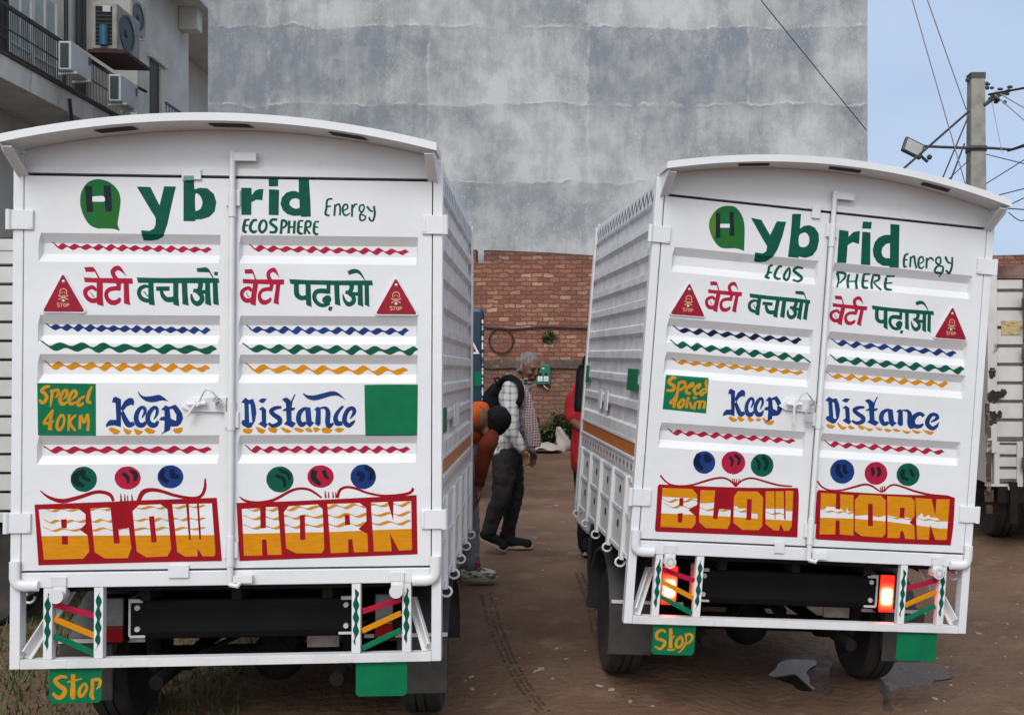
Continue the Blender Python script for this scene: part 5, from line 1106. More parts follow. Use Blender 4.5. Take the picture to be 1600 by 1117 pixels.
wire(at(1560, 305, DP), at(1640, 285, 17), 'thin wire at the right edge just above the roof end', .010)
wire(at(1582, 318, DP), at(1640, 290, 17), 'thin wire rising right from behind the roof end', .010)
wire(at(1575, 326, DP), at(1640, 330, 17), 'dark wire level with the roof end at the right edge', .012)
wire(at(1576, 332, DP), at(1640, 318, 17), 'drooping wire loop under the roof end at the right edge', .010, mid=[at(1592, 344, 18.5), at(1604, 342, 18)])
wire(at(1536, 240, DP), at(1640, 266, 17), 'thin wire sloping down right from the lamp arm', .009)
wire(at(1548, 150, DP-.1), at(1566, 240, DP-.3), 'faint wire hanging from the pole top to the lamp arm', .006, m=WIREP)

# ------------------------------------------------------------------ other vehicles
def slat_panel(b, x0, x1, y, z0, z1, pitch, gap=.018, dep=.022):
    z = z0
    while z < z1-.01:
        t = min(z+pitch, z1)
        b.add([(x0, y, z+gap), (x1, y, z+gap), (x1, y, t), (x0, y, t), (x0, y+dep, z), (x1, y+dep, z), (x0, y+dep, z+gap*.5), (x1, y+dep, z+gap*.5)], [(0, 1, 2, 3), (4, 5, 7, 6), (6, 7, 1, 0), (3, 2, 5, 4)] if 0 else [(0, 1, 2, 3), (4, 5, 7, 6), (6, 7, 1, 0)])
        z = t
    b.box(x0, x1, y+dep, y+dep+.02, z0, z1)
WORN = mat('worn_white_paint', (.56, .55, .52, 1), .55, (.44, .42, .39, 1), 3, 7, .35, .65, col3=(.15, .085, .05, 1), scale3=5, lo3=.63, hi3=.70, bump=.002)
RUST = mat('rust_stain', (.10, .055, .033, 1), .85, (.03, .018, .014, 1), 7, 7, .4, .6, col3=(.40, .37, .33, 1), scale3=4, lo3=.54, hi3=.6)
OFFW = mat('off_white_slats', (.54, .54, .52, 1), .55, (.45, .45, .43, 1), 3, bump=.001)
# left neighbour: flank of a slatted truck standing crosswise
dL = 6.1; c0 = at(-10, 800, dL); nb = empty('slatted_truck', (c0.x, dL, 0)); tag(nb, 'off-white slatted truck body half cut off at the left edge', 'truck')
zb, ztp = at(0, 800, dL).z, at(0, 392, dL).z
b = MB(); slat_panel(b, -3.0, .28, 0, zb, ztp, .112); b.build('slatted_side', OFFW, nb, fix=False)
b = MB(); b.box(-3.0, .28, -.006, .05, zb-.06, zb-.002); b.box(-3.0, .28, -.006, .05, ztp+.001, ztp+.07); b.box(.281, .33, -.008, .06, zb-.06, ztp+.07); b.build('body_rail', OFFW, nb, bevel=.003)
b = MB(); b.box(-2.95, .32, .075, 1.6, zb, ztp+.06); b.build('body_core', OFFW, nb)
b = MB(); b.box(-2.9, .2, .2, 1.5, .45, zb-.07); b.build('chassis', UNDER, nb)
for x in (-.10, -2.3):
    w_ = wheel(nb, 0, 0, 0, .32, .2); w_.location = (x-.02, .16, .315); w_.rotation_euler = (0, 0, R(-90))
b = MB(); b.box(-4.4, -3.05, 0, 1.55, .5, 1.9); b.build('cab', OFFW, nb, bevel=.08)
# right neighbour: worn old truck
dR = 8.8; c0 = at(1540, 700, dR); ot = empty('old_truck', (c0.x, dR, -.04), (0, 0, R(-3))); tag(ot, 'worn white truck with rusty corner post behind the right truck', 'truck')
zz = lambda y: at(0, y, dR).z
b = MB(); slat_panel(b, .095, .31, 0, zz(680), zz(430), .158, .03, .03); b.build('slatted_panel', WORN, ot, fix=False)
b = MB(); slat_panel(b, .115, .26, .0, zz(745), zz(684), .105, .028, .03); b.box(.07, .114, -.01, .03, zz(748), zz(682)); b.box(.261, .31, -.01, .03, zz(748), zz(682)); b.box(.0, .31, -.012, .03, zz(752), zz(748.2)); b.build('lower_flap', WORN, ot)
b = MB(); b.box(.012, .092, -.02, .06, zz(700), zz(424)); b.build('corner_post', WORN, ot, bevel=.006)
b = MB(); rnd = random.Random(4)
for i in range(9):
    z = zz(790-i*20-rnd.random()*6); w_ = .075*(1-.08*i) if i < 6 else .04
    b.box(.0-rnd.random()*.02, w_*rnd.uniform(.5, 1), -.026-rnd.random()*.008, -.021, z-.03-rnd.random()*.06, z+.03+rnd.random()*.03)
b.build('rusted_metal', RUST, ot, bevel=.004)
rnd = random.Random(21)
for cx_, cy_, rx_, rz_, y_ in ((.065, zz(612), .060, .055, -.0215), (.145, zz(606), .030, .035, -.001), (.045, zz(645), .055, .060, -.0215), (.05, zz(575), .030, .045, -.0215), (.12, zz(640), .022, .03, -.001)):
    b = MB(); ring = [(cx_+rx_*math.cos(a)*(1+.45*noise.noise(Vector((math.cos(a)*2.2, math.sin(a)*2.2, cx_*40)))+rnd.uniform(-.12, .12)), cz) for a, cz in [(2*math.pi*k/26, cy_+rz_*math.sin(2*math.pi*k/26)*(1+.5*noise.noise(Vector((k*.9, cx_*30, 1))))) for k in range(26)]]
    b.prism(ring, y_-.003, y_); b.build('soot_stain', bpy.data.materials.get('soot') or mat('soot', (.030, .022, .018, 1), .95, (.012, .010, .009, 1), 14, col3=(.22, .19, .165, 1), scale3=22, lo3=.56, hi3=.66), ot)
b = MB(); b.box(.09, 1.9, -.01, .06, zz(428), zz(420)); b.box(.0, 1.9, -.012, .05, zz(424), zz(408)); b.build('top_rail', mat('old_timber', (.085, .05, .036, 1), .9, (.20, .13, .10, 1), 6), ot)
b = MB(); b.box(.325, .36, -.05, .03, zz(745), zz(430)); slat_panel(b, .361, 1.85, -.02, zz(745), zz(430), .158, .03, .03); b.build('rear_door', WORN, ot)
for z in (zz(468), zz(715), zz(545)):
    b = MB(); b.box(.285, .345, -.058, -.051, z-.05, z+.05); b.cyl((.318, -.062, z-.07), (.318, -.062, z+.07), .012, 8); b.build('hinge', RUST, ot, bevel=.004)
b = MB(); b.box(.13, .30, -.006, -.001, zz(516), zz(494)); b.build('notice', mat('yellowed_notice', (.46, .36, .16, 1), .7, (.25, .19, .10, 1), 30, 4, .5, .56, stretch=(.6, 1, 3)), ot)
b = MB(); b.box(.02, 1.9, .07, 4, zz(748), zz(425)); b.build('body_core', WORN, ot)
b = MB(); b.box(.1, 1.8, .1, 4, .42, zz(753)); b.box(.10, .36, -.01, .02, .42, zz(753)); b.box(.19, .25, -.06, .0, .25, .60); b.build('chassis', UNDER, ot)
b = MB(); b.tube([(.185, -.02, zz(752)), (.19, -.03, zz(757)), (.20, -.03, zz(755))], .008, 6); b.build('hook', WORN, ot)
for x in (.35, 1.6): wheel(ot, x, .8, .36, .36, .22)
# dark blue van behind the left truck
dB = 11.5; e = at(757, 480, dB); bv = empty('blue_van', (e.x, dB, 0), (0, 0, R(10))); tag(bv, 'dark blue van mostly hidden behind the left truck', 'van')
VAN = mat('van_blue', (.012, .035, .062, 1), .35, (.009, .028, .050, 1), 2)
b = MB(); b.box(-1.65, 0, 0, 3.2, .42, e.z); b.build('body', VAN, bv, bevel=.05)
b = MB(); b.box(-.030, -.014, -.012, -.001, .95, e.z-.14)
o = b.build('reflective_tape', strip_mat('dashed_tape', 'tape') if 0 else mat('tape_white', (.70, .71, .72, 1), .4, (.02, .04, .06, 1), 14, 1, .47, .53, stretch=(.1, .1, 1)), bv)
b = MB(); b.prism([(-.30, 1.66), (-.055, 1.66), (-.178, 1.90)], -.010, -.002); t = b.build('warning_plate', WHITEP, bv)
b = MB(); b.prism([(-.265, 1.682), (-.09, 1.682), (-.178, 1.855)], -.013, -.0105); b.build('reflector', REFL, t)
b = MB(); b.box(-.11, -.04, -.012, -.001, 1.30, 1.46); b.build('side_patch', GREENS, bv)
for x in (-.25, -1.4): wheel(bv, x, .7, .33, .33, .2)
b = MB(); b.box(-1.6, -.05, .05, 3.1, .25, .419); b.build('chassis', UNDER, bv)
# ------------------------------------------------------------------ people
SCR = bpy.data.scenes.new('scratch')                   # small side scene, so that fusing a shape need not evaluate the whole place
def organic(name, prims, vox, m, parent, it=3, origin=(0, 0, 0)):
    b = MB()
    for p in prims:
        if p[0] == 't':                                # chain of (x, y, z, r)
            q = p[1]
            for (a, c) in zip(q, q[1:]):
                if (Vector(a[:3])-Vector(c[:3])).length > 1e-5: b.tube([a[:3], c[:3]], [a[3], c[3]], 16)
            for a in q: b.sphere(a[:3], a[3]*.995, 16, 10)
        elif p[0] == 'e':
            c, r = p[1], p[2]; M_ = p[3] if len(p) > 3 else Matrix.Identity(3); o = MB().sphere((0, 0, 0), r, 20, 12)
            b.add([M_ @ Vector(v)+Vector(c) for v in o.v], o.f)
    o = b.build(name, m); C.objects.unlink(o); SCR.collection.objects.link(o); md = o.modifiers.new('r', 'REMESH'); md.mode = 'VOXEL'; md.voxel_size = vox
    SCR.view_layers[0].update(); dg = SCR.view_layers[0].depsgraph; me = bpy.data.meshes.new_from_object(o.evaluated_get(dg)); o.modifiers.clear()
    SCR.collection.objects.unlink(o); C.objects.link(o); old = o.data; o.data = me; bpy.data.meshes.remove(old); me.name = name
    bm = bmesh.new(); bm.from_mesh(me)
    for _ in range(it): bmesh.ops.smooth_vert(bm, verts=bm.verts, factor=.5, use_axis_x=True, use_axis_y=True, use_axis_z=True)
    bmesh.ops.translate(bm, verts=bm.verts, vec=-Vector(origin)); bm.to_mesh(me); bm.free(); me.shade_smooth()
    if not me.materials: me.materials.append(m)
    o.parent = parent
    return o
def folds(o, amp=.006, sc_=14, stretch=(1, 1, .5)):    # cloth folds
    nrm = [v.normal.copy() for v in o.data.vertices]
    for v, nv in zip(o.data.vertices, nrm):
        q = Vector((v.co.x*sc_*stretch[0], v.co.y*sc_*stretch[1], v.co.z*sc_*stretch[2])); v.co += nv*(noise.noise(q)*amp+noise.noise(q*2.3)*amp*.5)
    o.data.update()
def pattern(name, base, line, fx, fz, th=.16, rough=.85, base2=None):
    m = bpy.data.materials.new(name); m.use_nodes = True; t = m.node_tree; b = t.nodes['Principled BSDF']; b.inputs['Roughness'].default_value = rough; b.inputs['Specular IOR Level'].default_value = .15
    tc = N(t, 'TexCoord'); sp = N(t, 'SeparateXYZ'); t.links.new(tc.outputs['Object'], sp.inputs[0])
    nz = N(t, 'TexNoise', Scale=7, Detail=3); t.links.new(tc.outputs['Object'], nz.inputs['Vector'])
    fs_ = []
    for ax, f in (('X', fx), ('Z', fz)):
        a = N(t, 'Math', operation='MULTIPLY_ADD'); a.inputs[1].default_value = .05; t.links.new(nz.outputs[0], a.inputs[0]); t.links.new(sp.outputs[ax], a.inputs[2])
        c = N(t, 'Math', operation='MULTIPLY'); c.inputs[1].default_value = f; t.links.new(a.outputs[0], c.inputs[0])
        d = N(t, 'Math', operation='FRACT'); t.links.new(c.outputs[0], d.inputs[0]); e = N(t, 'Math', operation='LESS_THAN'); e.inputs[1].default_value = th; t.links.new(d.outputs[0], e.inputs[0]); fs_.append(e.outputs[0])
    s_ = N(t, 'Math', operation='ADD'); t.links.new(fs_[0], s_.inputs[0]); t.links.new(fs_[1], s_.inputs[1]); h = N(t, 'Math', operation='MULTIPLY'); h.inputs[1].default_value = .5; t.links.new(s_.outputs[0], h.inputs[0])
    mx = N(t, 'Mix', data_type='RGBA'); mx.inputs['A'].default_value = base; mx.inputs['B'].default_value = line; t.links.new(h.outputs[0], mx.inputs['Factor']); t.links.new(mx.outputs['Result'], b.inputs['Base Color'])
    return m
SKIN = mat('brown_skin', (.165, .072, .045, 1), .55, (.125, .052, .034, 1), 25, spec=.35)
HAIRG = mat('grey_hair', (.22, .20, .19, 1), .8, (.10, .09, .085, 1), 60, spec=.12, bump=.004, bscale=120, stretch=(1, 1, .4)); BEARD = mat('pale_beard', (.30, .265, .24, 1), .85, (.24, .20, .18, 1), 70, spec=.12, bump=.003, bscale=120); HAIRB = mat('black_hair', (.005, .005, .006, 1), .7, (.009, .008, .008, 1), 80, spec=.12, bump=.004, bscale=140)
EYE = mat('dark_eye', (.01, .007, .006, 1), .3)
PLAID = pattern('plaid_shirt', (.47, .465, .45, 1), (.16, .17, .18, 1), 17, 17, .30); GAMCHA = pattern('checked_scarf', (.15, .085, .09, 1), (.42, .37, .37, 1), 48, 48, .30)
TROU = mat('charcoal_trousers', (.020, .019, .021, 1), .9, (.034, .031, .031, 1), 8, spec=.08); JEAN = mat('grey_jeans', (.20, .22, .25, 1), .85, (.14, .155, .18, 1), 7, bump=.003, bscale=40, spec=.15)
BLKC = mat('black_cloth', (.006, .006, .008, 1), .9, (.011, .011, .012, 1), 9, spec=.08); ORSH = mat('orange_shirt', (.50, .085, .012, 1), .8, (.38, .055, .010, 1), 6, spec=.12); SHDSLV = mat('shaded_sleeve', (.16, .028, .014, 1), .85, (.10, .018, .010, 1), 7, spec=.12); REDS = mat('red_shirt', (.38, .020, .028, 1), .8, (.28, .014, .02, 1), 6, spec=.12)  # sleeve colour darkened: shade on the orange shirt and arm is painted in
SHOEB = mat('black_shoe', (.007, .008, .011, 1), .8, spec=.15); SOLE = mat('tan_sole', (.36, .27, .21, 1), .8); SHOEW = mat('white_trainer', (.50, .46, .44, 1), .6, (.10, .09, .10, 1), 16, 1, .50, .56, stretch=(1, 1, 2.2)); REDT = mat('red_tag', (.4, .01, .02, 1), .6)

def hand(prims, wr, tip, side, curl=.5, s=1.0):        # palm and five fingers from wrist towards tip; side = thumb direction
    wr, tip, side = Vector(wr), Vector(tip), Vector(side).normalized(); d = (tip-wr).normalized(); nrm = d.cross(side).normalized()
    pc = wr+d*.045*s
    prims.append(('t', [(*wr, .024*s), (*(wr+d*.03*s), .026*s)]))
    for k in range(4):
        u = (k-1.5)*.0185*s; base = wr+d*.085*s+side*(-u); L1 = (.040, .046, .042, .032)[k]*s
        prims.append(('t', [(*(wr+d*.02*s+side*(-u*.7)), .013*s), (*base, .0105*s)]))
        m_ = base+(d*math.cos(curl*.6)+nrm*math.sin(curl*.6))*L1; e = m_+(d*math.cos(curl*1.6)+nrm*math.sin(curl*1.6))*L1*.9
        prims.append(('t', [(*base, .0100*s), (*m_, .0088*s), (*e, .0072*s)]))
    tb = wr+d*.03*s+side*.030*s; tm = tb+(d*.7+side*.6+nrm*.3)*.035*s; te = tm+(d*.95+nrm*.45)*.03*s
    prims.append(('t', [(*(wr+d*.012*s+side*.01*s), .015*s), (*tb, .0125*s), (*tm, .0105*s), (*te, .0085*s)]))

def person(kind, base, label): r = empty('person', base); return tag(r, label, 'person')
def lace_shoe(name, heel, toe, up, m, sm, root, org, wdt=.042):
    heel, toe = Vector(heel), Vector(toe); d = (toe-heel).normalized(); sidev = d.cross(Vector((0, 0, 1))).normalized(); upv = sidev.cross(d)
    mid = heel.lerp(toe, .45)
    pr = [('t', [(*(heel+d*.035+upv*.050), .047), (*(mid+upv*.046), .050), (*(toe-d*.045+upv*.034), .039)]), ('t', [(*(heel+d*.05+upv*.07), .042), (*(heel+d*.06+upv*.11), .040)]), ('e', toe-d*.05+upv*.026, (.046, .046, .030))]
    o = organic(name, pr, .008, m, root, 2, org)
    b = MB(); ring = []
    for k in range(20):
        a = 2*math.pi*k/20; L_ = (toe-heel).length/2; c = heel.lerp(toe, .5)+d*(math.cos(a)*(L_+.004))+sidev*math.sin(a)*(wdt+.006*math.cos(a)); ring.append(c)
    b.loft([[p-upv*.004-Vector(org) for p in ring], [p+upv*.028-Vector(org) for p in ring]]); s_ = b.build('sole', sm, o, bevel=.004)
    return o

# --- the old man walking to the right between the trucks
D1 = 8.6
Q = lambda x, y, dy=0: tuple(at(x, y, D1+dy))
Qr = lambda x, y, dy, r: (*at(x, y, D1+dy), r)
f = Vector((.93, -.36, 0)).normalized(); sL = Vector((.36, .93, 0)).normalized(); rotf = Matrix((( f.x, sL.x, 0), (f.y, sL.y, 0), (0, 0, 1)))
org = Vector((at(795, 860, D1).x, D1, ground_z(at(795, 860, D1).x, D1)))
man = person('man', org, 'grey-haired old man in a plaid shirt walking between the two trucks')
hc = Vector(Q(826, 572, -.02)); HK = 1.07; fh = Vector((.70, -.714, 0)); sh = Vector((.714, .70, 0)); HR = Matrix.Rotation(R(20), 3, sh) @ Matrix(((fh.x, sh.x, 0), (fh.y, sh.y, 0), (0, 0, 1)))
hp = lambda a, s_, u: hc+HR @ (Vector((a, s_, u))*HK)        # head frame: forward, left, up
pr = [('e', hc, (.104, .081, .107), HR), ('e', hp(.022, 0, -.055), (.076, .064, .075), HR), ('e', hp(.052, 0, -.098), (.036, .034, .026), HR),
      ('t', [(*hp(.092, 0, .012), .012), (*hp(.112, 0, -.022), .014), (*hp(.100, 0, -.036), .016)]), ('t', [(*hp(.088, .034, .022), .013), (*hp(.088, -.034, .022), .013)]),
      ('e', hp(.070, .036, -.028), (.030, .026, .026), HR), ('e', hp(.070, -.036, -.028), (.030, .026, .026), HR), ('e', hp(-.008, -.078, -.022), (.020, .010, .034), HR), ('e', hp(-.008, .078, -.022), (.020, .010, .034), HR),
      ('t', [(*hp(.084, .018, -.068), .011), (*hp(.090, 0, -.066), .013), (*hp(.084, -.018, -.068), .011)]),
      ('t', [(*hp(-.025, 0, -.06), .056), Qr(808, 600, 0, .060), Qr(806, 612, 0, .08)]),
      ('e', Q(803, 625), (.11, .17, .13), rotf), ('e', Q(798, 665), (.11, .15, .17), rotf), ('e', Q(793, 705), (.12, .155, .11), rotf),
      ('t', [Qr(798, 608, -.16, .058), Qr(799, 640, -.22, .050), Qr(800, 677, -.25, .040), Qr(816, 702, -.23, .027)]), ('t', [Qr(816, 607, .16, .058), Qr(822, 668, .2, .042), Qr(829, 702, .14, .027)]),
      ('t', [Qr(789, 716, -.09, .085), Qr(785, 774, -.10, .055), Qr(763, 832, -.10, .040)]), ('t', [Qr(797, 716, .09, .085), Qr(804, 772, .09, .055), Qr(794, 838, .10, .040)])]
wr = Vector(Q(816.5, 703, -.23)); hand(pr, wr, Vector(Q(824, 720, -.24)), (.75, -.5, .35), .9); hand(pr, Vector(Q(829, 702, .14)), Vector(Q(833, 722, .13)), (.8, -.3, .1), .7)
organic('body', pr, .007, SKIN, man, 2, org)
o = organic('hair', [('e', hp(-.010, 0, .026), (.096, .083, .092), HR), ('t', [(*hp(.01, -.080, -.02), .012), (*hp(-.02, -.082, -.045), .014)]), ('e', hp(-.058, 0, -.030), (.048, .070, .055), HR), ('t', [(*hp(.0, -.074, -.005), .014), (*hp(.018, -.072, -.035), .010)])], .007, HAIRG, man, 1, org); folds(o, .004, 60)
o = organic('beard', [('e', hp(.050, 0, -.108), (.040, .040, .028), HR), ('t', [(*hp(.066, -.044, -.082), .012), (*hp(.048, -.054, -.088), .010)]), ('t', [(*hp(.066, .044, -.082), .012), (*hp(.048, .054, -.088), .010)]),
     ('t', [(*hp(.082, .022, -.062), .007), (*hp(.090, .008, -.052), .009), (*hp(.090, -.008, -.052), .009), (*hp(.082, -.022, -.062), .007)])], .005, BEARD, man, 3, org); folds(o, .003, 80)
for s_ in (-1, 1):
    b = MB(); b.sphere(hp(.088, .032*s_, .006)-org, (.012, .012, .007), 10, 6); b.build('eye', EYE, man, smooth=80)
o = organic('shirt', [('e', Q(804, 622), (.125, .185, .120), rotf), ('t', [Qr(806, 602, 0, .075), Qr(805, 612, 0, .10)]), ('e', Q(798, 655), (.130, .170, .17), rotf), ('e', Q(791, 688), (.135, .175, .12), rotf), ('e', Q(790, 704), (.140, .180, .055), rotf),
     ('t', [Qr(798, 607, -.17, .075), Qr(797, 640, -.24, .068), Qr(800, 676, -.265, .060), Qr(814.5, 700, -.235, .043)]), ('t', [Qr(816, 606, .17, .075), Qr(822, 668, .21, .060), Qr(828, 699, .15, .045)])], .009, PLAID, man, 2, org); folds(o, .010, 13)
o = organic('trousers', [('e', Q(792, 710), (.13, .165, .10), rotf), ('t', [Qr(789, 716, -.085, .112), Qr(788, 745, -.09, .098), Qr(784, 774, -.10, .082), Qr(772, 804, -.10, .068), Qr(764, 828, -.10, .060)]), ('t', [Qr(797, 716, .085, .110), Qr(804, 772, .09, .078), Qr(797, 808, .10, .066), Qr(794, 838, .10, .060)])], .009, TROU, man, 2, org); folds(o, .011, 12, (1, 1, 1.1))
lace_shoe('shoe', Q(748, 840, -.10), Q(791, 862, -.10), None, SHOEB, SOLE, man, org); lace_shoe('shoe', Q(777, 855.5, .10), Q(833, 855.5, .07), None, SHOEB, SOLE, man, org)
# checked scarf: round the neck and hanging down the chest
b = MB(); rings = []
def flat_ring(c, w_, t_, ax): ax = Vector(ax).normalized(); nr = ax.cross(Vector((0, 0, 1))).normalized(); return [Vector(c)+ax*math.cos(a)*w_+nr*math.sin(a)*t_-org for a in [2*math.pi*k/14 for k in range(14)]]
for x, y, dy, w_, a in ((806, 592, -.05, .035, 0), (814, 600, -.11, .045, .1), (819, 612, -.15, .055, .15), (824, 630, -.185, .062, .25), (828, 650, -.20, .068, .2), (831, 670, -.205, .075, .15), (834, 688, -.20, .080, .1), (835, 700, -.20, .078, .1)):
    rings.append(flat_ring(Q(x, y, dy), w_*.80, .014, (1, a-.15, 0)))
b.loft(rings); o = b.build('scarf', GAMCHA, man, smooth=80); md = o.modifiers.new('s', 'SUBSURF'); md.levels = md.render_levels = 1
o = organic('collar', [('t', [(*(Vector(Q(808, 598))+rotf @ Vector((.075*math.cos(a), .085*math.sin(a), .035-.03*math.cos(a)))), .022) for a in [k*.5 for k in range(13)]])], .008, GAMCHA, man, 2, org)
b = MB(); b.tube([Vector(Q(815.5, 701, -.23))+Vector((math.cos(a)*.031, math.sin(a)*.031, math.cos(a)*.020))-org for a in [2*math.pi*k/14 for k in range(15)]], .0045, 6); b.build('bracelet', WHITEP, man, smooth=60)
# backpack
bo = Vector(Q(770, 690, -.02)); bp_ = empty('backpack', bo); tag(bp_, 'black backpack on the back of the old man', 'backpack')
o = organic('bag', [('e', Q(772, 634, -.02), (.085, .15, .17), rotf), ('e', Q(766, 652, -.02), (.105, .155, .16), rotf), ('e', Q(777, 612, -.03), (.062, .13, .08), rotf)], .010, BLKC, bp_, 6, bo); folds(o, .006, 12)
b = MB(); pts = catmull([Q(779, 604, -.12), Q(788, 592, -.19), Q(798, 590, -.215), Q(809, 596, -.25), Q(814, 607, -.27), Q(814, 621, -.275), Q(809, 632, -.26), Q(802, 640, -.16)], 5)
rings = []
for i, p in enumerate(pts):
    d = (Vector(pts[min(i+1, len(pts)-1)])-Vector(pts[max(i-1, 0)])).normalized(); nr = Vector((.25, -1, .15)).normalized(); wv = d.cross(nr).normalized()
    rings.append([Vector(p)-bo+wv*math.cos(a)*.026+nr*math.sin(a)*.009 for a in [2*math.pi*k/12 for k in range(12)]])
b.loft(rings); b.build('strap', BLKC, bp_, smooth=70)
b = MB(); b.tube([Vector(p)-bo for p in (Q(776, 598, -.05), Q(772, 591, -.04), Q(778, 590, -.04), Q(783, 597, -.05))], .010, 6); b.build('grab_loop', BLKC, bp_, smooth=60)

# --- the man bending down beside the left truck
D2 = 7.45
T = lambda x, y, dy=0: tuple(at(x, y, D2+dy)); Tr = lambda x, y, dy, r: (*at(x, y, D2+dy), r)
org = Vector((at(735, 905, D2).x, D2, ground_z(at(735, 905, D2).x, D2)))
pb = person('man', org, 'man in orange bending down beside the left truck, head lowered')
h2 = Vector(T(771, 662, -.02)); H2 = Matrix.Rotation(R(118), 3, 'Y')
pr = [('e', h2, (.085, .075, .105), H2), ('e', Vector(T(756, 664, -.06)), (.062, .055, .068)), ('e', Vector(T(760, 674, -.08)), (.042, .040, .040)), ('t', [Tr(750, 672, -.04, .012), Tr(748, 679, -.04, .012)]), ('t', [Tr(764, 658, 0, .055), Tr(746, 648, 0, .062)]),
      ('e', T(740, 655), (.14, .19, .12)), ('e', T(722, 670), (.15, .17, .14)), ('e', T(712, 690), (.14, .17, .14)),
      ('t', [Tr(766, 684, -.12, .046), Tr(757, 705, -.20, .044), Tr(753, 738, -.19, .038), Tr(748, 765, -.19, .027)]), ('t', [Tr(750, 655, .18, .05), Tr(748, 700, .2, .04), Tr(742, 760, .2, .028)]),
      ('t', [Tr(716, 696, -.09, .09), Tr(730, 785, -.09, .060), Tr(736, 884, -.09, .042)]), ('t', [Tr(708, 696, .10, .09), Tr(706, 785, .10, .060), Tr(705, 870, .10, .042)])]
hand(pr, Vector(T(748, 765, -.19)), Vector(T(745, 785, -.19)), (.4, -.9, .1), .6, 1.05); hand(pr, Vector(T(742, 760, .2)), Vector(T(740, 780, .2)), (.8, -.4, .1), .6)
organic('body', pr, .008, SKIN, pb, 2, org)
o = organic('hair', [('e', Vector(T(778, 655, -.03)), (.098, .098, .100)), ('e', Vector(T(774, 664, -.03)), (.090, .090, .080))], .008, HAIRB, pb, 3, org); folds(o, .005, 45)
o = organic('shirt', [('e', T(738, 652), (.125, .205, .115)), ('e', T(724, 668), (.165, .185, .15)), ('e', T(712, 692), (.155, .185, .14)), ('t', [Tr(752, 642, 0, .072), Tr(744, 648, 0, .10)])], .010, ORSH, pb, 2, org); folds(o, .010, 12)
o = organic('sleeve', [('t', [Tr(768, 684, -.12, .058), Tr(760, 698, -.19, .066), Tr(754, 722, -.20, .056), Tr(750, 752, -.19, .044)])], .009, SHDSLV, pb, 2, org); folds(o, .009, 14)
o = organic('sleeve', [('t', [Tr(750, 660, .18, .075), Tr(748, 700, .2, .066), Tr(744, 745, .2, .050)])], .009, SHDSLV, pb, 2, org)
o = organic('jeans', [('e', T(714, 700), (.16, .185, .13)), ('t', [Tr(716, 700, -.09, .112), Tr(729, 785, -.09, .088), Tr(733, 830, -.09, .078), Tr(735, 880, -.09, .068)]), ('t', [Tr(708, 700, .10, .11), Tr(706, 785, .10, .086), Tr(705, 868, .10, .066)])], .009, JEAN, pb, 2, org); folds(o, .010, 13, (1, 1, 1.2))
so = lace_shoe('shoe', T(722, 905.5, -.09), T(778, 905.5, -.12), None, SHOEW, SOLE, pb, org, .046); lace_shoe('shoe', T(695, 893, .10), T(744, 893, .08), None, SHOEW, SOLE, pb, org, .046)
b = MB(); p = Vector(T(747, 883, -.16))-org; b.box(p.x-.016, p.x+.016, p.y-.01, p.y+.01, p.z-.014, p.z+.02); b.build('tag', REDT, so)

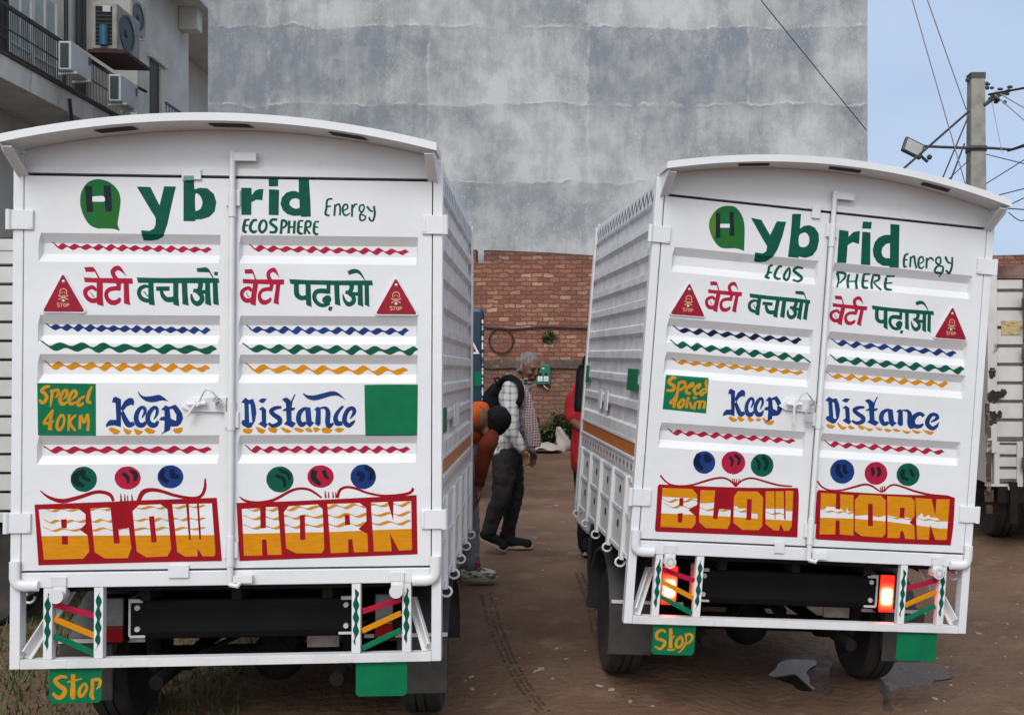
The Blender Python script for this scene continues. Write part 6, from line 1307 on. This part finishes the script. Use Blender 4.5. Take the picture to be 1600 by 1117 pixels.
# --- the man in red behind the right truck
D3 = 8.35
U = lambda x, y, dy=0: tuple(at(x, y, D3+dy)); Ur = lambda x, y, dy, r: (*at(x, y, D3+dy), r)
org = Vector((at(922, 866, D3).x, D3, ground_z(at(922, 866, D3).x, D3)))
pd = person('man', org, 'man in a red shirt and black trousers mostly hidden behind the right truck')
h3 = Vector(U(925, 572))
pr = [('e', h3, (.078, .092, .108)), ('e', h3+Vector((.02, .02, -.07)), (.055, .060, .060)), ('t', [(*(h3+Vector((.03, .09, -.02))), .016), (*(h3+Vector((.03, .10, -.04))), .016)]), ('t', [Ur(924, 590, 0, .055), Ur(923, 605, 0, .07)]), ('e', U(922, 630), (.17, .12, .16)), ('e', U(922, 680), (.15, .11, .2)), ('e', U(922, 715), (.15, .115, .1)),
      ('t', [Ur(899, 614, 0, .055), Ur(894, 655, -.02, .042), Ur(908, 668, -.16, .030)]), ('t', [Ur(948, 614, 0, .055), Ur(955, 665, 0, .042), Ur(955, 710, -.05, .028)]), ('t', [Ur(914, 722, 0, .088), Ur(915, 790, 0, .058), Ur(916, 856, 0, .042)]), ('t', [Ur(932, 722, 0, .088), Ur(934, 790, 0, .058), Ur(935, 856, .05, .042)])]
hand(pr, Vector(U(908, 668, -.16)), Vector(U(922, 672, -.22)), (0, -.3, 1), .7); hand(pr, Vector(U(955, 710, -.05)), Vector(U(956, 732, -.06)), (0, -1, 0), .5)
organic('body', pr, .008, SKIN, pd, 2, org)
organic('hair', [('e', h3+Vector((0, -.012, .02)), (.084, .09, .098))], .008, HAIRB, pd, 2, org)
o = organic('shirt', [('t', [Ur(923, 600, 0, .075), Ur(923, 614, 0, .12), Ur(922, 640, 0, .145), Ur(921, 670, 0, .140), Ur(920, 700, 0, .150), Ur(920, 722, 0, .150)]), ('t', [Ur(905, 612, 0, .075), Ur(899, 622, 0, .074), Ur(896, 636, -.01, .070), Ur(895, 650, -.02, .066)]), ('t', [Ur(938, 612, 0, .078), Ur(953, 648, 0, .064)])], .009, REDS, pd, 3, org); folds(o, .009, 13)
o = organic('trousers', [('e', U(922, 718), (.16, .125, .10)), ('t', [Ur(914, 722, 0, .105), Ur(915, 790, 0, .080), Ur(916, 850, 0, .068)]), ('t', [Ur(932, 722, 0, .105), Ur(934, 790, 0, .080), Ur(935, 850, .05, .068)])], .009, BLKC, pd, 2, org); folds(o, .009, 12)
lace_shoe('shoe', U(914, 867, -.12), U(920, 863.5, .15), None, SHOEB, SOLE, pd, org); lace_shoe('shoe', U(934, 866, -.08), U(940, 862, .18), None, SHOEB, SOLE, pd, org)
bpy.data.scenes.remove(SCR)
